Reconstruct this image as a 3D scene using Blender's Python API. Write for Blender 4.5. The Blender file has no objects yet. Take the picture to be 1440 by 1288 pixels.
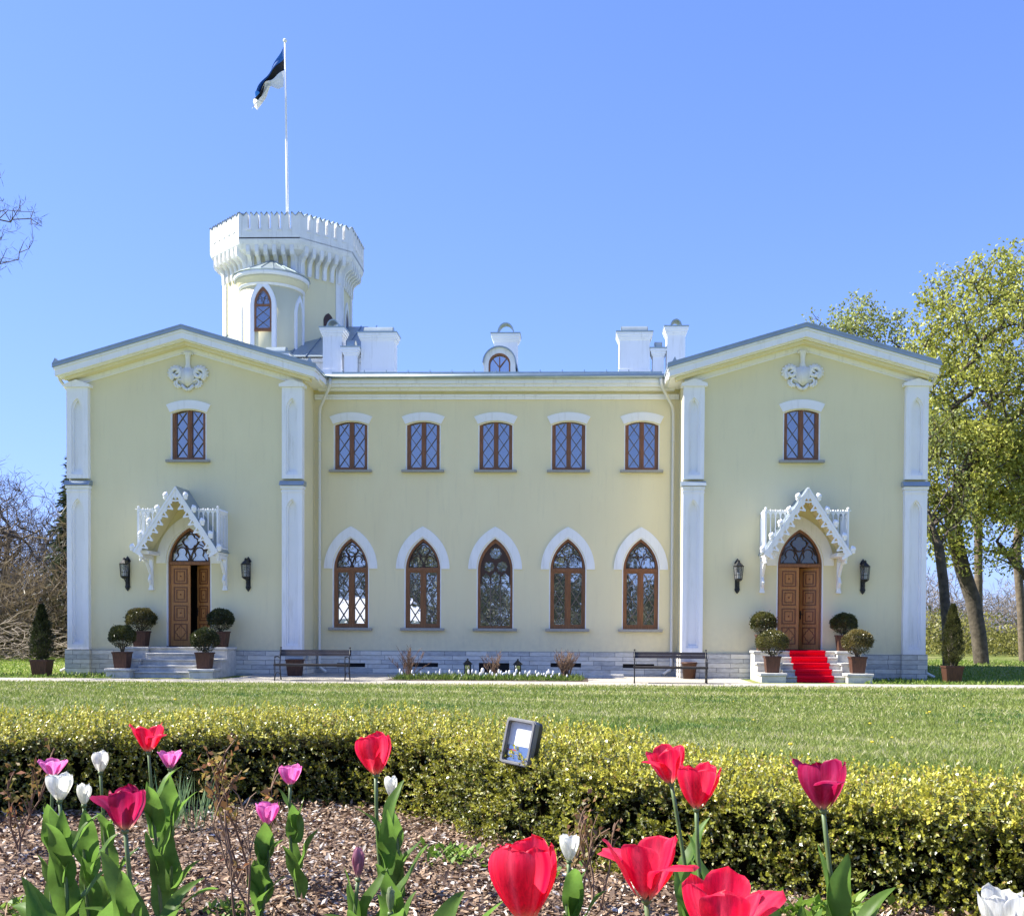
import bpy, bmesh, math, random
import numpy as np
from mathutils import Vector, Matrix
from mathutils.geometry import tessellate_polygon
rad=math.radians; PI=math.pi
random.seed(7); RNG=np.random.default_rng(7)
S=bpy.context.scene; COL=S.collection

# ------------------------------------------------------------------ camera, sky, sun, exposure
CAM=(2.471,0.0,1.3); yaw,pitch,roll=-0.033347,-0.025072,-0.005865
fwd=Vector((math.sin(yaw)*math.cos(pitch),math.cos(yaw)*math.cos(pitch),math.sin(pitch)))
rgt=Vector((math.cos(yaw),-math.sin(yaw),0)); dwn=fwd.cross(rgt)
c_,s_=math.cos(roll),math.sin(roll)
r2=c_*rgt+s_*dwn; d2=-s_*rgt+c_*dwn
cd=bpy.data.cameras.new("camera"); cam=bpy.data.objects.new("camera",cd); COL.objects.link(cam)
M=Matrix((r2,-d2,-fwd)).transposed().to_4x4(); M.translation=CAM; cam.matrix_world=M
cd.sensor_width=36; cd.lens=1560/1440*36; cd.shift_x=(720-762.85)/1440; cd.shift_y=(923.74-644)/1440
cd.clip_start=0.05; cd.clip_end=5000
S.camera=cam
SUN_EL,SUN_BACK=rad(46),rad(1.6)
W=bpy.data.worlds.new("World"); S.world=W; W.use_nodes=True
nt=W.node_tree; nt.nodes.clear()
sk=nt.nodes.new('ShaderNodeTexSky'); sk.sky_type='NISHITA'; sk.sun_disc=False
sk.sun_elevation=SUN_EL; sk.sun_rotation=rad(-88.4); sk.altitude=50; sk.air_density=1.0; sk.dust_density=0.3; sk.ozone_density=3.0
# soft shoulder on the sky: c*A/(1+B*c), keeps the horizon blue instead of white
def vm(op,a,b):
    v=nt.nodes.new('ShaderNodeVectorMath'); v.operation=op
    for i,x in enumerate((a,b)):
        if isinstance(x,tuple): v.inputs[i].default_value=x
        else: nt.links.new(x,v.inputs[i])
    return v.outputs[0]
sky_col=vm('DIVIDE',vm('MULTIPLY',sk.outputs[0],(.565,.66,1.03)),vm('ADD',vm('MULTIPLY',sk.outputs[0],(.23,.18,.12)),(1.,1.,1.)))
bg=nt.nodes.new('ShaderNodeBackground'); bg.inputs[1].default_value=0.15
ou=nt.nodes.new('ShaderNodeOutputWorld')
nt.links.new(sky_col,bg.inputs[0]); nt.links.new(bg.outputs[0],ou.inputs[0])
sd=bpy.data.lights.new("sun",'SUN'); sd.energy=4.2; sd.angle=rad(0.5); sd.color=(1,.95,.86)
so=bpy.data.objects.new("sun",sd); COL.objects.link(so)
tosun=Vector((-math.cos(SUN_BACK)*math.cos(SUN_EL),math.sin(SUN_BACK)*math.cos(SUN_EL),math.sin(SUN_EL)))
so.rotation_euler=tosun.to_track_quat('Z','Y').to_euler(); so.location=(-30,20,40)
S.view_settings.view_transform='Standard'; S.view_settings.look='None'; S.view_settings.gamma=1
S.view_settings.use_curve_mapping=False; S.view_settings.exposure=1.5
S.render.engine='CYCLES'
S.cycles.max_bounces=7; S.cycles.diffuse_bounces=4; S.cycles.transparent_max_bounces=8

# ------------------------------------------------------------------ materials
def mat(name,col,rough=.6,metal=0,spec=.5,noise=None,bump=None,trans=0,attr=None,coat=0):
    """noise=(scale,amount[,col2]) ; bump=(scale,strength) ; trans=translucent share"""
    m=bpy.data.materials.new(name); m.use_nodes=True; n=m.node_tree; b=n.nodes['Principled BSDF']; L=n.links.new
    b.inputs['Roughness'].default_value=rough; b.inputs['Metallic'].default_value=metal
    b.inputs['Specular IOR Level'].default_value=spec; b.inputs['Base Color'].default_value=(*col,1)
    if coat: b.inputs['Coat Weight'].default_value=coat
    tc=n.nodes.new('ShaderNodeTexCoord'); csock=None
    if attr:
        a=n.nodes.new('ShaderNodeAttribute'); a.attribute_name=attr; csock=a.outputs['Color']
    if noise:
        nz=n.nodes.new('ShaderNodeTexNoise'); nz.inputs['Scale'].default_value=noise[0]; nz.inputs['Detail'].default_value=6; nz.inputs['Roughness'].default_value=.65
        L(tc.outputs['Object'],nz.inputs['Vector'])
        cr=n.nodes.new('ShaderNodeMapRange'); cr.inputs[1].default_value=.3; cr.inputs[2].default_value=.7
        L(nz.outputs['Fac'],cr.inputs[0])
        mxn=n.nodes.new('ShaderNodeMix'); mxn.data_type='RGBA'
        L(cr.outputs[0],mxn.inputs[0])
        if csock:
            mu=n.nodes.new('ShaderNodeMix'); mu.data_type='RGBA'; mu.blend_type='MULTIPLY'; mu.inputs[0].default_value=1
            mxn.inputs[6].default_value=(1-noise[1],)*3+(1,); mxn.inputs[7].default_value=(1+noise[1],)*3+(1,)
            L(csock,mu.inputs[6]); L(mxn.outputs[2],mu.inputs[7]); csock=mu.outputs[2]
        else:
            c2=noise[2] if len(noise)>2 else tuple(min(1,x*(1+noise[1])) for x in col)
            c1=col if len(noise)>2 else tuple(x*(1-noise[1]) for x in col)
            mxn.inputs[6].default_value=(*c1,1); mxn.inputs[7].default_value=(*c2,1); csock=mxn.outputs[2]
    if csock: L(csock,b.inputs['Base Color'])
    if bump:
        bz=n.nodes.new('ShaderNodeTexNoise'); bz.inputs['Scale'].default_value=bump[0]; bz.inputs['Detail'].default_value=5
        L(tc.outputs['Object'],bz.inputs['Vector'])
        bp=n.nodes.new('ShaderNodeBump'); bp.inputs['Strength'].default_value=bump[1]; bp.inputs['Distance'].default_value=.02
        L(bz.outputs['Fac'],bp.inputs['Height']); L(bp.outputs[0],b.inputs['Normal'])
    if trans:
        t=n.nodes.new('ShaderNodeBsdfTranslucent'); t.inputs[0].default_value=(*col,1)
        if csock: L(csock,t.inputs[0])
        ms=n.nodes.new('ShaderNodeMixShader'); ms.inputs[0].default_value=trans
        L(b.outputs[0],ms.inputs[1]); L(t.outputs[0],ms.inputs[2]); L(ms.outputs[0],n.nodes['Material Output'].inputs[0])
    return m

def stucco(name,col,col2,patch=.7,streak=.16,splash=.40):
    m=mat(name,col,rough=.85,spec=.2); n=m.node_tree; b=n.nodes['Principled BSDF']; L=n.links.new
    tc=n.nodes.new('ShaderNodeTexCoord')
    a=n.nodes.new('ShaderNodeTexNoise'); a.inputs['Scale'].default_value=patch; a.inputs['Detail'].default_value=7; a.inputs['Roughness'].default_value=.6
    L(tc.outputs['Object'],a.inputs['Vector'])
    mp=n.nodes.new('ShaderNodeMapping'); mp.inputs['Scale'].default_value=(1.6,1.6,.35); L(tc.outputs['Object'],mp.inputs[0])
    s=n.nodes.new('ShaderNodeTexNoise'); s.inputs['Scale'].default_value=1.5; s.inputs['Detail'].default_value=6; L(mp.outputs[0],s.inputs['Vector'])
    av=n.nodes.new('ShaderNodeMath'); av.operation='ADD'; L(a.outputs[0],av.inputs[0]); L(s.outputs[0],av.inputs[1])
    mr=n.nodes.new('ShaderNodeMapRange'); mr.inputs[1].default_value=.65; mr.inputs[2].default_value=1.35; L(av.outputs[0],mr.inputs[0])
    x=n.nodes.new('ShaderNodeMix'); x.data_type='RGBA'; x.inputs[6].default_value=(*col,1); x.inputs[7].default_value=(*col2,1)
    L(mr.outputs[0],x.inputs[0]); L(x.outputs[2],b.inputs['Base Color'])
    # rain streaks and splash dirt with a ragged edge above the plinth
    sp=n.nodes.new('ShaderNodeSeparateXYZ'); L(tc.outputs['Object'],sp.inputs[0])
    m2=n.nodes.new('ShaderNodeMapping'); m2.inputs['Scale'].default_value=(5,5,.5); L(tc.outputs['Object'],m2.inputs[0])
    q=n.nodes.new('ShaderNodeTexNoise'); q.inputs['Scale'].default_value=1.6; q.inputs['Detail'].default_value=8; q.inputs['Roughness'].default_value=.7; L(m2.outputs[0],q.inputs['Vector'])
    st=n.nodes.new('ShaderNodeMapRange'); st.inputs[1].default_value=.54; st.inputs[2].default_value=.80; st.inputs[3].default_value=0; st.inputs[4].default_value=streak; L(q.outputs[0],st.inputs[0])
    zz=n.nodes.new('ShaderNodeMapRange'); zz.inputs[1].default_value=.65; zz.inputs[2].default_value=1.7; zz.inputs[3].default_value=splash; zz.inputs[4].default_value=0; L(sp.outputs[2],zz.inputs[0])
    q2=n.nodes.new('ShaderNodeTexNoise'); q2.inputs['Scale'].default_value=7; q2.inputs['Detail'].default_value=8; L(tc.outputs['Object'],q2.inputs['Vector'])
    mz=n.nodes.new('ShaderNodeMath'); mz.operation='MULTIPLY'; L(zz.outputs[0],mz.inputs[0]); L(q2.outputs[0],mz.inputs[1])
    ad=n.nodes.new('ShaderNodeMath'); L(st.outputs[0],ad.inputs[0]); L(mz.outputs[0],ad.inputs[1])
    dx=n.nodes.new('ShaderNodeMix'); dx.data_type='RGBA'; L(ad.outputs[0],dx.inputs[0]); L(x.outputs[2],dx.inputs[6]); dx.inputs[7].default_value=(.36,.34,.27,1); L(dx.outputs[2],b.inputs['Base Color'])
    f=n.nodes.new('ShaderNodeTexNoise'); f.inputs['Scale'].default_value=60; f.inputs['Detail'].default_value=4; L(tc.outputs['Object'],f.inputs['Vector'])
    bp=n.nodes.new('ShaderNodeBump'); bp.inputs['Strength'].default_value=.25; bp.inputs['Distance'].default_value=.01
    L(f.outputs[0],bp.inputs['Height']); L(bp.outputs[0],b.inputs['Normal'])
    return m

def stonework():
    """coursed limestone blocks of uneven length; works on XZ and YZ faces"""
    m=mat('limestone_blocks',(.3,.3,.3),rough=.8,spec=.3); n=m.node_tree; b=n.nodes['Principled BSDF']; L=n.links.new
    tc=n.nodes.new('ShaderNodeTexCoord'); sp=n.nodes.new('ShaderNodeSeparateXYZ'); L(tc.outputs['Object'],sp.inputs[0])
    ad=n.nodes.new('ShaderNodeMath'); L(sp.outputs[0],ad.inputs[0]); L(sp.outputs[1],ad.inputs[1])
    cb=n.nodes.new('ShaderNodeCombineXYZ'); L(ad.outputs[0],cb.inputs[0]); L(sp.outputs[2],cb.inputs[1])
    br=n.nodes.new('ShaderNodeTexBrick'); br.inputs['Scale'].default_value=1; br.inputs['Brick Width'].default_value=.62; br.inputs['Row Height'].default_value=.128
    br.inputs['Mortar Size'].default_value=.006; br.inputs['Mortar Smooth'].default_value=.3; br.offset=.37; br.squash=1.6; br.squash_frequency=3
    br.inputs['Color1'].default_value=(.74,.70,.60,1); br.inputs['Color2'].default_value=(.44,.44,.42,1); br.inputs['Mortar'].default_value=(.15,.15,.15,1)
    L(cb.outputs[0],br.inputs['Vector'])
    nz=n.nodes.new('ShaderNodeTexNoise'); nz.inputs['Scale'].default_value=5; nz.inputs['Detail'].default_value=9; nz.inputs['Roughness'].default_value=.7
    mp=n.nodes.new('ShaderNodeMapping'); mp.inputs['Scale'].default_value=(1,1,3.5); L(tc.outputs['Object'],mp.inputs[0]); L(mp.outputs[0],nz.inputs['Vector'])
    x=n.nodes.new('ShaderNodeMix'); x.data_type='RGBA'; x.blend_type='OVERLAY'; x.inputs[0].default_value=.75; L(br.outputs[0],x.inputs[6]); L(nz.outputs[0],x.inputs[7])
    L(x.outputs[2],b.inputs['Base Color'])
    bp=n.nodes.new('ShaderNodeBump'); bp.inputs['Strength'].default_value=.6; bp.inputs['Distance'].default_value=.02; bp.invert=True
    L(br.outputs['Fac'],bp.inputs['Height']); L(bp.outputs[0],b.inputs['Normal'])
    return m

def wood(name,c1,c2,rough=.38):
    m=mat(name,c1,rough=rough,spec=.4); n=m.node_tree; b=n.nodes['Principled BSDF']; L=n.links.new
    tc=n.nodes.new('ShaderNodeTexCoord'); mp=n.nodes.new('ShaderNodeMapping'); mp.inputs['Scale'].default_value=(14,14,1.2); L(tc.outputs['Object'],mp.inputs[0])
    nz=n.nodes.new('ShaderNodeTexNoise'); nz.inputs['Scale'].default_value=2.5; nz.inputs['Detail'].default_value=7; nz.inputs['Distortion'].default_value=.6; L(mp.outputs[0],nz.inputs['Vector'])
    mr=n.nodes.new('ShaderNodeMapRange'); mr.inputs[1].default_value=.35; mr.inputs[2].default_value=.65; L(nz.outputs[0],mr.inputs[0])
    x=n.nodes.new('ShaderNodeMix'); x.data_type='RGBA'; x.inputs[6].default_value=(*c1,1); x.inputs[7].default_value=(*c2,1); L(mr.outputs[0],x.inputs[0]); L(x.outputs[2],b.inputs['Base Color'])
    return m

def glass(name,tint,refl,rough=.015):
    """dark window pane: part mirror of the garden and sky, part dim room (painted sky for one fanlight)"""
    m=bpy.data.materials.new(name); m.use_nodes=True; n=m.node_tree; b=n.nodes['Principled BSDF']; L=n.links.new
    b.inputs['Base Color'].default_value=(*tint,1); b.inputs['Roughness'].default_value=.3
    g=n.nodes.new('ShaderNodeBsdfGlossy'); g.inputs['Roughness'].default_value=rough; g.inputs['Color'].default_value=(.93,.96,1,1)
    tc=n.nodes.new('ShaderNodeNewGeometry'); nz=n.nodes.new('ShaderNodeTexNoise'); nz.inputs['Scale'].default_value=2.2; L(tc.outputs['Position'],nz.inputs['Vector'])
    bp=n.nodes.new('ShaderNodeBump'); bp.inputs['Strength'].default_value=.25; bp.inputs['Distance'].default_value=.012; L(nz.outputs[0],bp.inputs['Height']); L(bp.outputs[0],g.inputs['Normal'])
    ms=n.nodes.new('ShaderNodeMixShader'); ms.inputs[0].default_value=refl
    L(b.outputs[0],ms.inputs[1]); L(g.outputs[0],ms.inputs[2]); L(ms.outputs[0],n.nodes['Material Output'].inputs[0])
    return m

M_={}
M_['wall']=stucco('cream_stucco',(.775,.70,.445),(.815,.745,.48))
M_['wallglow']=stucco('cream_stucco_bounce_tint',(.805,.712,.455),(.84,.757,.49))  # same cream stucco, warm bounced light of the recess put into its colour
M_['white']=stucco('white_render',(.86,.86,.85),(.91,.91,.91),1.5,.38,.30)
M_['towerwhite']=stucco('weathered_white_render',(.74,.74,.71),(.88,.88,.86),2.5,.6,.0)
M_['stone']=stonework()
M_['step']=mat('step_limestone',(.68,.66,.59),rough=.75,noise=(5,.25,(.42,.41,.38)),bump=(25,.4))
M_['sill']=mat('sill_stone',(.40,.38,.33),rough=.8,noise=(14,.2,(.28,.28,.26)),bump=(30,.3))
M_['metal']=mat('painted_roof_metal',(.30,.36,.40),rough=.38,metal=.35,noise=(2,.12))
M_['zinc']=mat('zinc_sheet',(.38,.44,.43),rough=.4,metal=.5,noise=(3,.12))
M_['pipe']=mat('painted_downpipe',(.72,.70,.62),rough=.45)
M_['frame']=wood('brown_window_wood',(.20,.082,.032),(.30,.13,.052))
M_['tracery']=mat('dark_tracery',(.055,.022,.012),rough=.5)
M_['door']=wood('oiled_door_wood',(.38,.16,.045),(.50,.225,.07))
M_['doorline']=mat('door_moulding_wood',(.17,.058,.018),rough=.4)
M_['glass']=glass('window_glass',(.018,.022,.03),.29)
M_['glasslow']=glass('lower_window_glass',(.075,.072,.062),.5)
M_['glassdark']=glass('dark_fanlight_glass',(.05,.045,.028),.07)
M_['glasssky']=glass('sky_painted_fanlight_glass',(.42,.47,.50),.3,.12)  # pale base colour paints the sky reflection into this fanlight
M_['lead']=mat('window_lead',(.17,.13,.10),rough=.45)
M_['black']=mat('black_iron',(.012,.012,.013),rough=.42,spec=.5,bump=(60,.2))
M_['lampglass']=mat('lantern_glass',(.25,.25,.24),rough=.08,spec=.8)
M_['dark']=mat('dark_interior',(.012,.010,.009),rough=.9)
M_['room']=mat('dim_room',(.10,.09,.08),rough=.9)
M_['rust']=wood('rusty_planter',(.05,.020,.011),(.10,.042,.022),.6)
M_['soil']=mat('potting_soil',(.05,.035,.025),rough=1)
M_['bark']=mat('bark',(.080,.060,.042),rough=.95,noise=(5,.5,(.20,.16,.115)),bump=(9,1.0))
M_['barkdark']=mat('dark_bark',(.035,.027,.020),rough=.95,noise=(4,.5,(.14,.115,.085)),bump=(8,1.0))
M_['twig']=mat('grey_twigs',(.075,.056,.036),rough=.95,noise=(.6,.3,(.14,.11,.075)))
M_['rosetwig']=mat('rose_canes',(.11,.06,.04),rough=.85,noise=(9,.4,(.28,.18,.11)))
M_['slat']=mat('dark_bench_slat',(.035,.026,.022),rough=.45,noise=(12,.3))
M_['carpet']=mat('red_carpet',(.72,.004,.025),rough=.95,spec=.1,bump=(200,.3),noise=(30,.12))
M_['leaf']=mat('leaf_colour',(.1,.2,.03),rough=.45,spec=.35,attr='Col',trans=.38)
M_['boxleaf']=mat('box_leaf',(.1,.2,.03),rough=.32,spec=.5,attr='Col',trans=.25)
M_['grassblade']=mat('grass_blade',(.1,.2,.03),rough=.5,spec=.3,attr='Col',trans=.35)
M_['tulipleaf']=mat('tulip_leaf',(.14,.26,.045),rough=.45,spec=.35,noise=(9,.4),trans=.6)
M_['stem']=mat('tulip_stem',(.13,.19,.07),rough=.45,noise=(15,.2),trans=.15)
def petal_mat(name,c_base,c_tip,tr=.55):
    m=mat(name,c_tip,rough=.42,spec=.3,attr='Col',trans=tr,noise=(55,.22)); return m
M_['petal']=petal_mat('tulip_petal',(1,1,1),(1,1,1))
def petal_veins(m):
    n=m.node_tree; nz=[k for k in n.nodes if k.type=='TEX_NOISE'][0]; tc=[k for k in n.nodes if k.type=='TEX_COORD'][0]
    mp=n.nodes.new('ShaderNodeMapping'); mp.inputs['Scale'].default_value=(1,1,.09); n.links.new(tc.outputs['Object'],mp.inputs[0]); n.links.new(mp.outputs[0],nz.inputs['Vector']); nz.inputs['Scale'].default_value=260; nz.inputs['Detail'].default_value=3
    bp=n.nodes.new('ShaderNodeBump'); bp.inputs['Strength'].default_value=.35; bp.inputs['Distance'].default_value=.0012; n.links.new(nz.outputs['Fac'],bp.inputs['Height']); n.links.new(bp.outputs[0],n.nodes['Principled BSDF'].inputs['Normal'])
petal_veins(M_['petal'])
M_['ground']=None

# ------------------------------------------------------------------ mesh helpers
ORG={}
class MB:
    def __init__(s): s.v=[]; s.f=[]; s.marks=[]
    def add(s,vs,fs):
        b=len(s.v); s.v+= [tuple(v) for v in vs]; s.f+=[tuple(i+b for i in f) for f in fs]; return s
    def mi(s,k): s.marks.append((len(s.f),k)); return s
    def box(s,x0,x1,y0,y1,z0,z1):
        vs=[(x,y,z) for z in (z0,z1) for y in (y0,y1) for x in (x0,x1)]
        return s.add(vs,[(0,2,3,1),(4,5,7,6),(0,1,5,4),(2,6,7,3),(0,4,6,2),(1,3,7,5)])
    def plate(s,outer,holes,a,b,axis='y'):
        """2D outline (u,w) extruded from a to b; axis 'y': u=x,w=z ; 'x': u=y,w=z ; 'z': u=x,w=y"""
        loops=[outer]+list(holes); flat=[p for l in loops for p in l]
        ar=lambda l: abs(sum(l[i-1][0]*l[i][1]-l[i][0]*l[i-1][1] for i in range(len(l))))/2
        want=ar(outer)-sum(ar(h) for h in holes); best=None
        for att in range(8):
            th=att*.37; jt=0 if att<4 else 2e-5
            tr=tessellate_polygon([[Vector((p[0]*math.cos(th)-p[1]*math.sin(th)+random.uniform(-jt,jt),p[0]*math.sin(th)+p[1]*math.cos(th)+random.uniform(-jt,jt),0)) for p in l] for l in loops])
            got=sum(ar([flat[i] for i in t]) for t in tr)
            if best is None or abs(got-want)<best[0]: best=(abs(got-want),tr)
            if best[0]<.01*abs(want)+1e-7: break
        tr=best[1]
        if best[0]>.02*abs(want): print('BADTESS',len(outer),len(holes),round(want,4),round(best[0],4))
        def P(p,d): return (p[0],d,p[1]) if axis=='y' else ((d,p[0],p[1]) if axis=='x' else (p[0],p[1],d))
        n=len(flat); vs=[P(p,a) for p in flat]+[P(p,b) for p in flat]
        fs=[tuple(t) for t in tr]+[tuple(i+n for i in reversed(t)) for t in tr]
        o=0
        for l in loops:
            k=len(l)
            for i in range(k): j=(i+1)%k; fs.append((o+i,o+j,o+j+n,o+i+n))
            o+=k
        return s.add(vs,fs)
    def tube(s,pts,r,n=8,cap=True):
        pts=[Vector(p) for p in pts]; rs=[r]*len(pts) if not isinstance(r,(list,tuple)) else r
        b=len(s.v); up=Vector((0,0,1))
        for i,p in enumerate(pts):
            t=(pts[min(i+1,len(pts)-1)]-pts[max(i-1,0)])
            t=t.normalized() if t.length>1e-9 else up
            a=t.cross(Vector((0,1,0.01))) if abs(t.y)<.9 else t.cross(Vector((1,0,0)))
            a.normalize(); c=t.cross(a)
            for k in range(n):
                q=p+(a*math.cos(2*PI*k/n)+c*math.sin(2*PI*k/n))*rs[i]; s.v.append(tuple(q))
        for i in range(len(pts)-1):
            for k in range(n):
                k2=(k+1)%n; s.f.append((b+i*n+k,b+i*n+k2,b+(i+1)*n+k2,b+(i+1)*n+k))
        if cap:
            s.f.append(tuple(b+k for k in range(n))[::-1]); e=b+(len(pts)-1)*n; s.f.append(tuple(e+k for k in range(n)))
        return s
    def lathe(s,prof,c,n=16,a0=0,a1=2*PI,sq=1.0):
        b=len(s.v); full=abs(a1-a0-2*PI)<1e-6; m=n if full else n+1
        for (r,z) in prof:
            for k in range(m):
                a=a0+(a1-a0)*k/n; s.v.append((c[0]+r*math.cos(a),c[1]+r*math.sin(a)*sq,c[2]+z))
        for i in range(len(prof)-1):
            for k in range(n):
                k2=(k+1)%m; s.f.append((b+i*m+k,b+i*m+k2,b+(i+1)*m+k2,b+(i+1)*m+k))
        if full:
            if prof[0][0]>1e-4: s.f.append(tuple(b+k for k in range(m))[::-1])
            if prof[-1][0]>1e-4: e=b+(len(prof)-1)*m; s.f.append(tuple(e+k for k in range(m)))
        return s
    def ball(s,c,r,n=10,m=6):
        rx,ry,rz=(r,r,r) if not isinstance(r,tuple) else r
        vs=[(c[0],c[1],c[2]-rz)]; fs=[]
        for j in range(1,m):
            p=-PI/2+PI*j/m
            for k in range(n): a=2*PI*k/n; vs.append((c[0]+rx*math.cos(p)*math.cos(a),c[1]+ry*math.cos(p)*math.sin(a),c[2]+rz*math.sin(p)))
        vs.append((c[0],c[1],c[2]+rz)); L=len(vs)-1
        for k in range(n): fs.append((0,1+(k+1)%n,1+k)); fs.append((L,1+(m-2)*n+k,1+(m-2)*n+(k+1)%n))
        for j in range(m-2):
            for k in range(n): a=1+j*n+k; b_=1+j*n+(k+1)%n; fs.append((a,b_,b_+n,a+n))
        return s.add(vs,fs)
    def build(s,name,m,parent=None,loc=None,smooth=False,bevel=0,off=(0,0,0),cols=None,m2=None):
        org=ORG[parent.name] if parent else Vector(loc or (0,0,0))
        org=org+Vector(off)
        me=bpy.data.meshes.new(name); me.from_pydata([(v[0]-org.x,v[1]-org.y,v[2]-org.z) for v in s.v],[],s.f)
        bm=bmesh.new(); bm.from_mesh(me); bmesh.ops.recalc_face_normals(bm,faces=bm.faces); bm.to_mesh(me); bm.free()
        if cols is not None:
            ca=me.color_attributes.new('Col','FLOAT_COLOR','POINT'); ca.data.foreach_set('color',np.array([(*c,1) for c in cols],dtype=np.float32).ravel())
        o=bpy.data.objects.new(name,me); COL.objects.link(o); me.materials.append(m)
        if m2:
            me.materials.append(m2); idx=[0]*len(me.polygons)
            for (a,k) in s.marks:
                for i in range(a,len(idx)): idx[i]=k
            me.polygons.foreach_set('material_index',idx)
        if smooth: me.polygons.foreach_set('use_smooth',[True]*len(me.polygons))
        if parent: o.parent=parent; o.location=off
        else: o.location=org
        ORG[o.name]=org
        if bevel:
            bv=o.modifiers.new('bevel','BEVEL'); bv.width=bevel; bv.segments=2; bv.limit_method='ANGLE'; bv.angle_limit=rad(40)
        return o
def tag(o,label=None,cat=None,group=None,kind=None):
    for k,v in (('label',label),('category',cat),('group',group),('kind',kind)):
        if v: o[k]=v
    return o
def thing(name,label,cat,loc,group=None):
    o=bpy.data.objects.new(name,None); COL.objects.link(o); o.location=loc; o.empty_display_size=.1; ORG[o.name]=Vector(loc)
    return tag(o,label,cat,group)
def copy_tree(o,parent=None,loc=None,rotz=None,scale=None):
    c=o.copy(); COL.objects.link(c); c.parent=parent
    if loc is not None: c.location=loc
    if rotz is not None: c.rotation_euler=(0,0,rotz)
    if scale is not None: c.scale=(scale if isinstance(scale,tuple) else (scale,)*3)
    ORG[c.name]=Vector(c.location) if parent is None else ORG[parent.name]+Vector(c.location)
    for ch in list(o.children): copy_tree(ch,c)
    return c
def nmesh(name,V,F,m,parent=None,loc=(0,0,0),cols=None,smooth=False):
    """fast mesh: V (n,3), F (m,k) constant k"""
    V=np.asarray(V,np.float32); F=np.asarray(F,np.int32); k=F.shape[1]
    org=np.array(ORG[parent.name]) if parent else np.array(loc)
    V=V-org.astype(np.float32)
    me=bpy.data.meshes.new(name); me.vertices.add(len(V)); me.vertices.foreach_set('co',V.ravel())
    me.loops.add(F.size); me.loops.foreach_set('vertex_index',F.ravel())
    me.polygons.add(len(F)); me.polygons.foreach_set('loop_start',np.arange(0,F.size,k,dtype=np.int32))
    me.polygons.foreach_set('loop_total',np.full(len(F),k,np.int32))
    if smooth: me.polygons.foreach_set('use_smooth',np.ones(len(F),bool))
    me.update(calc_edges=True)
    if cols is not None:
        ca=me.color_attributes.new('Col','FLOAT_COLOR','POINT'); c4=np.ones((len(V),4),np.float32); c4[:,:3]=cols; ca.data.foreach_set('color',c4.ravel())
    me.materials.append(m); o=bpy.data.objects.new(name,me); COL.objects.link(o)
    if parent: o.parent=parent
    else: o.location=tuple(org)
    ORG[o.name]=Vector(org); return o
def arch(cx,a,z0,rise,n=14):
    """pointed arch curve from left springing over the apex to right springing"""
    c=(rise*rise-a*a)/(2*a); R=a+c; th=math.atan2(rise,c); 
    left=[(cx+c-R*math.cos(th*i/n),z0+R*math.sin(th*i/n)) for i in range(n+1)]
    right=[(2*cx-p[0],p[1]) for p in reversed(left[:-1])]
    return left+right
def segtop(cx,a,z,rise,n=10):
    R=(a*a+rise*rise)/(2*rise); th=math.asin(a/R)
    return [(cx+R*math.sin(-th+2*th*i/n),z-R+R*math.cos(-th+2*th*i/n)) for i in range(n+1)]
def circ(cx,cz,r,n=16,a0=0): return [(cx+r*math.cos(a0+2*PI*i/n),cz+r*math.sin(a0+2*PI*i/n)) for i in range(n)]
def foil(cx,cz,r,k,n=8,a0=0,d=.62):
    """lobed opening of k foils"""
    pts=[]; rl=r*(1-d)*1.25
    for j in range(k):
        a=a0+2*PI*j/k; lx,lz=cx+r*d*math.cos(a),cz+r*d*math.sin(a)
        h=r*d*math.sin(PI/k); sp=PI/2+PI/k-(math.acos(h/rl) if rl>h else 0)-1e-3
        for i in range(n+1):
            b=a-sp+2*sp*i/n; pts.append((lx+rl*math.cos(b),lz+rl*math.sin(b)))
    return pts
def inset_arch(cx,a,z0,zs,rise,d):
    """opening with straight sides from z0 to zs and pointed top, inset by d"""
    A=arch(cx,a-d,zs,rise-d*rise/a*1.0)
    return [(cx-a+d,z0+d)]+A+[(cx+a-d,z0+d)]
def instances_mesh(T,P,R,U,scl):
    pass

# ------------------------------------------------------------------ ground, paths
def gz(x,y):
    y=np.asarray(y,float); return np.where(y>26,-0.05,np.minimum(-0.05+(26-y)*0.0225,0.42))+0.0*np.asarray(x)
def ground_mat():
    m=mat('lawn_soil',(.12,.15,.05),rough=1,spec=.1); n=m.node_tree; b=n.nodes['Principled BSDF']; L=n.links.new
    tc=n.nodes.new('ShaderNodeTexCoord')
    def nz(sc,det=6):
        q=n.nodes.new('ShaderNodeTexNoise'); q.inputs['Scale'].default_value=sc; q.inputs['Detail'].default_value=det; q.inputs['Roughness'].default_value=.65; L(tc.outputs['Object'],q.inputs['Vector']); return q
    def ramp(src,stops):
        r=n.nodes.new('ShaderNodeValToRGB'); e=r.color_ramp.elements; e[0].position=stops[0][0]; e[0].color=(*stops[0][1],1); e[1].position=stops[-1][0]; e[1].color=(*stops[-1][1],1)
        for p,c in stops[1:-1]: k=e.new(p); k.color=(*c,1)
        L(src.outputs[0],r.inputs[0]); return r
    a=ramp(nz(.6),[(.35,(.13,.18,.035)),(.5,(.19,.22,.06)),(.68,(.30,.27,.13))]); b2=ramp(nz(30),[(.3,(.5,.5,.5)),(.7,(1.4,1.4,1.4))])
    x=n.nodes.new('ShaderNodeMix'); x.data_type='RGBA'; x.blend_type='MULTIPLY'; x.inputs[0].default_value=1; L(a.outputs[0],x.inputs[6]); L(b2.outputs[0],x.inputs[7]); L(x.outputs[2],b.inputs['Base Color'])
    return m
M_['ground']=ground_mat()
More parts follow.
